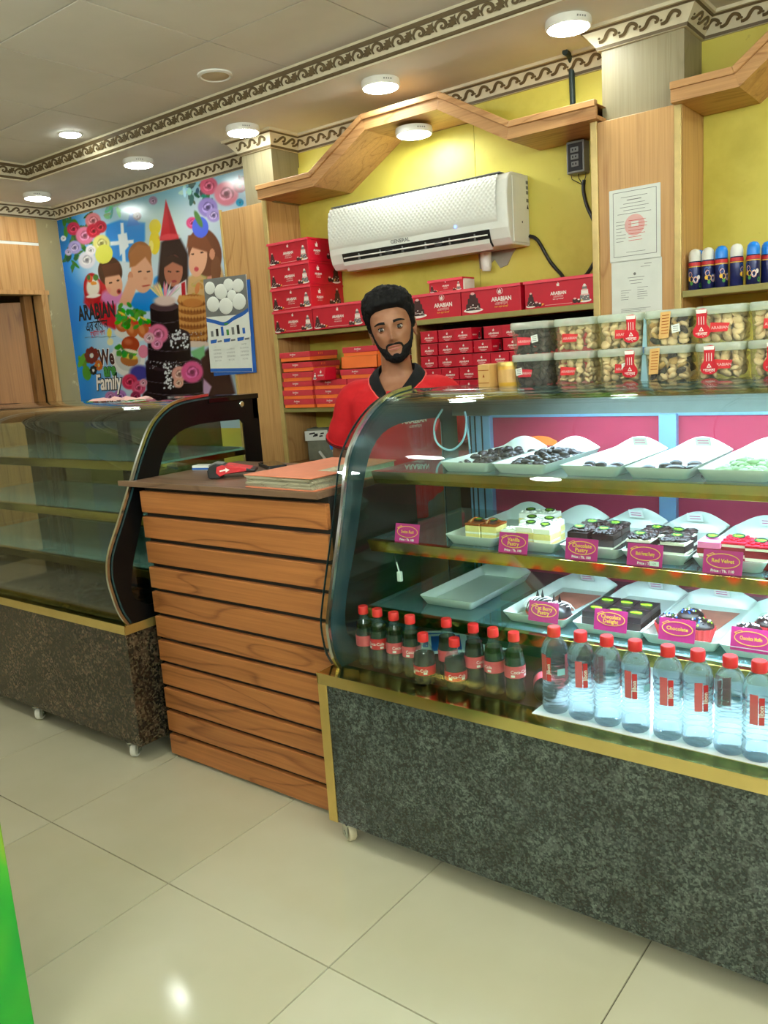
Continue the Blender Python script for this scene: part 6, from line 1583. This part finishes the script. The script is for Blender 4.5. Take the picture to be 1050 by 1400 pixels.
# eyes, lids, brows, lips
for sgn in (-1, 1):
    c = Vector((sgn * .031, -.0650, .0005))
    e = MB().ball(c, .0118, 'eyewhite', 20, 14, HM)
    g = Vector((sgn * -.06 * 0 - .04, -1, -.02)).normalized()
    for rr, q, mt_ in ((.0064, .0101, 'iris'),):
        u = g.cross(Vector((0, 0, 1))).normalized(); w_ = u.cross(g)
        caps = []
        for q_ in (1, .8, .6, .4, .2, .03):
            r_ = rr * q_; caps.append([HM @ (c + g * math.sqrt(.01205 ** 2 - r_ ** 2) + (u * math.cos(2 * PI * i / 20) + w_ * math.sin(2 * PI * i / 20)) * r_) for i in range(20)])
        e.loft(caps, mt_)
    e.build('eye', man, smooth=60)
    def lid(e0, e1, r, name, mat):
        m_ = MB(); rings = []
        for k in range(7):
            el = e0 + (e1 - e0) * k / 6; ring_ = []
            for rr in (r, r - .0016):
                for i in (range(19) if rr == r else range(18, -1, -1)):
                    az = -1.25 + 2.5 * i / 18; e_ = el * math.cos(az * .9) if k == 0 else el
                    ring_.append(HM @ (c + Vector((rr * math.cos(e_) * math.sin(az), -rr * math.cos(e_) * math.cos(az), rr * math.sin(e_)))))
            rings.append(ring_)
        m_.loft(rings, mat).build(name, man, smooth=60)
    lid(math.radians(27), math.radians(80), .0131, 'upper_eyelid', 'lidskin'); lid(math.radians(-26), math.radians(-75), .0129, 'lower_eyelid', 'lidskin')
    lid(math.radians(25), math.radians(33), .0137, 'lashes', 'hair')
    m_ = MB(); rings = []
    for k in range(12):
        t = k / 11; x = sgn * (.012 + .040 * t); z = .0165 + .0085 * math.sin(PI * (.25 + .6 * t)) - .002; hh = .0038 * (1 - .7 * t ** 2) + .0008; th = math.asin(min(.98, abs(x) / .0735)) * sgn
        ring_ = []
        for dz, o_ in ((-hh, .000), (-hh * .6, .0012), (hh * .6, .0013), (hh, .0), (0, -.003)):
            p = head_pt(th, z + dz, o_); ring_.append(HM @ p)
        rings.append(ring_)
    m_.loft(rings, 'hair').build('eyebrow', man, smooth=50)
m_ = MB()
for z0, z1, wd in ((-.0650, -.0585, .026), (-.0748, -.0662, .023)):
    rings = []
    for k in range(15):
        t = -1 + 2 * k / 14; th = math.asin(max(-.95, min(.95, t * wd / .062))) * 1.0; h_ = (1 - t * t) ** .6 * .5 + .02; zc = (z0 + z1) / 2 + .0022 * t * t
        rings.append([HM @ head_pt(th, zc + (z1 - z0) * h_ * q, o_) for q, o_ in ((-1, -.001), (-.6, .0016), (.2, .0022), (1, .0006), (0, -.004))])
    m_.loft(rings, 'lip')
m_.build('lips', man, smooth=60)
# hair, beard and moustache as shells over the head
def shell(name, ths, lo, hi, thick, nr, rough, freq, mat='hair', seed=0, ease=1.0):
    n = len(ths); V = []; Fc = []
    for lay in (0, 1):
        for k in range(nr + 1):
            for th in ths:
                t = k / nr; z = lo(th) + (hi(th) - lo(th)) * t ** ease
                d = thick(th, z, t)
                p = head_pt(th, z)
                if lay == 0: q = head_pt(th, z, -.003)
                else:
                    nv = mnoise.noise(p * freq + Vector((seed, 0, 0))) + .6 * mnoise.noise(p * freq * 2.3 + Vector((0, seed, 3)))
                    q = head_pt(th, z, d + rough * nv * min(1, d / .006))
                V.append(HM @ q)
    m = (nr + 1) * n
    for k in range(nr):
        for i in range(n - 1):
            a, b, c_, d_ = k * n + i, k * n + i + 1, (k + 1) * n + i + 1, (k + 1) * n + i
            Fc.append((d_, c_, b, a)); Fc.append((m + a, m + b, m + c_, m + d_))
    for i in range(n - 1):
        Fc.append((i, i + 1, m + i + 1, m + i)); a = nr * n + i; Fc.append((a + 1, a, m + a, m + a + 1))
    for k in range(nr):
        a = k * n; Fc.append((a, m + a, m + a + n, a + n)); a = k * n + n - 1; Fc.append((m + a, a, a + n, m + a + n))
    return MB().add(V, Fc, mat).build(name, man, smooth=80)
D = math.degrees
def hair_lo(th):
    a = abs(D(th)); return float(np.interp(a, [0, 30, 48, 58, 68, 80, 92, 100, 112, 135, 180], [.067, .064, .056, .046, .030, .004, -.024, .016, .004, -.045, -.060]))
def hair_th(th, z, t):
    a = abs(D(th)); side = .011 + .004 * (a > 100)
    topk = float(np.interp(z, [.02, .06, .09, .114], [0, .45, 1, 1])); fr = 1 + .18 * math.cos(th) * topk
    return (side + (.033 - side) * topk) * fr * min(1, t * 9 + .25 + .4 * (a < 45))
ths = [-PI + 2 * PI * i / 150 for i in range(151)]
shell('hair', ths, hair_lo, lambda th: .1138, hair_th, 40, .0062, 85, seed=3, ease=.8)
def beard_hi(th):
    a = abs(D(th)); return float(np.interp(a, [0, 7, 13, 20, 27, 36, 50, 64, 74, 82, 92], [-.0860, -.0870, -.092, -.088, -.068, -.064, -.060, -.050, -.026, .000, .002]))
def beard_lo(th):
    a = abs(D(th)); return float(np.interp(a, [0, 40, 60, 75, 92], [-.1215, -.119, -.108, -.075, -.035]))
def beard_th(th, z, t):
    a = abs(D(th)); e = min(1, t * 4 + .5) * min(1, (1 - t) * 3.5 + .12) * min(1, (92 - a) / 10 + .05); return .0058 * max(.05, e) * (1.25 if z < -.095 else 1)
ths = [math.radians(-91 + 182 * i / 120) for i in range(121)]
shell('beard', ths, beard_lo, beard_hi, beard_th, 22, .0022, 210, seed=9)
def mus_hi(th): a = abs(D(th)); return float(np.interp(a, [0, 5, 16, 26, 33], [-.0515, -.0500, -.0500, -.0550, -.066]))
def mus_lo(th): a = abs(D(th)); return float(np.interp(a, [0, 6, 17, 24, 28, 33], [-.0560, -.0568, -.0585, -.0640, -.078, -.090]))
ths = [math.radians(-33 + 66 * i / 60) for i in range(61)]
shell('moustache', ths, mus_lo, mus_hi, lambda th, z, t: .0042 * max(.1, min(1, (33 - abs(D(th))) / 6) * min(1, t * 3 + .4) * min(1, (1 - t) * 3 + .25)), 10, .0016, 230, seed=5)
# clothes
mb = MB(); mb.loft(torso(1.085, .78, False, 'shirt') , 'shirt')
for sgn in (-1, 1):
    A = ARMS[sgn]; a0, a1, a2 = Vector(A[0]), Vector(A[1]), Vector(A[2])
    limb(mb, [(sgn * .12, .006, 1.272), a0 + Vector((0, 0, .0)), a0.lerp(a1, .7)], [.066, .064, .066], 'shirt', 22)
    e = a1.lerp(a2, .42); mb.tube(smoothline([a0.lerp(a1, .3), a1, e], 6), [.064] * 6 + [.067, .069, .071, .072, .073, .074, .075], 24, 'shirt')
shirt = mb.build('polo_shirt', man); remesh(shirt, .0055, 3)
for sgn in (-1, 1):
    A = ARMS[sgn]; e0, e1 = Vector(A[1]).lerp(Vector(A[2]), .34), Vector(A[1]).lerp(Vector(A[2]), .425); m_ = MB()
    m_.tube([e0, e1], [.0795, .0805], 26, 'shirt'); cf = m_.build('cuff', man, smooth=60)
    d = (e1 - e0)
    for q in (.25, .7): MB().tube([e0 + d * q, e0 + d * (q + .16)], [.0815, .0818], 26, 'collar').build('cuff_stripe', cf)
# collar: stands up round the neck and folds over, open at the throat
def collar(r_add, za, zb, mat, name, par, lift=0):
    rings = []
    for i in range(41):
        a = math.radians(-158 + 316 * i / 40); f = abs(a) / math.radians(158); fr = max(0, (f - .45) / .55)
        cy = .012 - .006 * fr; dx, dy = math.sin(a), math.cos(a)
        rin = .061 + .004 * fr; drop = .098 * fr ** 1.25; zt = 1.386 - drop; ro = .088 + .012 * math.sin(PI * f) + .022 * fr
        zo = zt - .037 - .006 * fr; sx = 1.0 + .12 * (1 - abs(dy)); fw = -.036 * fr
        P = lambda r, z: (r * sx * dx, cy + (r if dy > 0 else min(r, rin + .4 * (r - rin))) * dy * (1.02 if dy > 0 else 1.16) * -1 * -1 + fw * (1 if r < .075 else .9), z)
        if name == 'collar': rings.append([P(rin, zt - .03), P(rin + .001, zt - .002), P(rin + .005, zt), P(ro * .55 + rin * .45, (zt + zo) / 2 + .008), P(ro, zo), P(ro - .003, zo - .004), P(rin + .008, zt - .026)])
        else:
            m = lambda q: (ro * (1 - q) + (ro * .55 + rin * .45) * q, zo + ((zt + zo) / 2 + .008 - zo) * q)
            (r0, z0), (r1, z1) = m(za), m(zb); rings.append([P(r0 + .0030, z0 + .0016), P(r1 + .0030, z1 + .0024), P(r1 - .001, z1 - .0015), P(r0 - .001, z0 - .0015)])
    return MB().loft(rings, mat).build(name, par, smooth=50)
co = collar(0, 0, 0, 'collar', 'collar', man); collar(0, .22, .36, 'tipping', 'tipping_line', co)
MB().prism([(-.018, 0), (.018, 0), (.018, .095), (-.018, .095)], lambda u, v, t: (u, -.1205 - t + .34 * v ** 1.7, 1.195 + v), 0, .004, 'shirt').build('placket', man)
for z in (1.215, 1.25, 1.283): MB().lathe([(.0055, 0), (.0055, .002), (.003, .0028)], 14, 'tipping', T=Matrix.Translation((0, -.1245 + .34 * (z - 1.195) ** 1.7, z)) @ Matrix.Rotation(PI / 2, 4, 'X')).build('button', man)
lt_ = MB().text('ARABIAN', .026, lambda u, v, t: (.088 + u, -.135 - t, 1.165 + v), 'inkwhite', .002, bold=.03).text('এরাবিয়ান', .014, lambda u, v, t: (.09 + u, -.135 - t, 1.148 + v), 'inkwhite', .002).build('lettering', man)
sw = lt_.modifiers.new('on_cloth', 'SHRINKWRAP'); sw.target = shirt; sw.offset = .0015; sw.wrap_method = 'NEAREST_SURFACEPOINT'
mb = MB()
for sgn in (-1, 1): limb(mb, [(sgn * .082, .012, .86), (sgn * .096, .0, .47), (sgn * .10, .02, .085)], [.105, .080, .068], 'trouser')
mb.loft([[(w * math.cos(2 * PI * i / 30), .012 + d * math.sin(2 * PI * i / 30), z) for i in range(30)] for z, w, d in ((.78, .17, .12), (.86, .172, .122), (.92, .165, .118))], 'trouser')
tr_ = mb.build('trousers', man); remesh(tr_, .009, 2)
for sgn in (-1, 1):
    MB().loft([[(sgn * .105 + w * math.cos(2 * PI * i / 24), yc + d * math.sin(2 * PI * i / 24), z) for i in range(24)] for z, w, d, yc in ((0, .046, .135, -.045), (.02, .050, .140, -.045), (.05, .048, .13, -.04), (.08, .044, .075, .005), (.10, .042, .05, .025))], 'black').build('shoe', man, smooth=50)
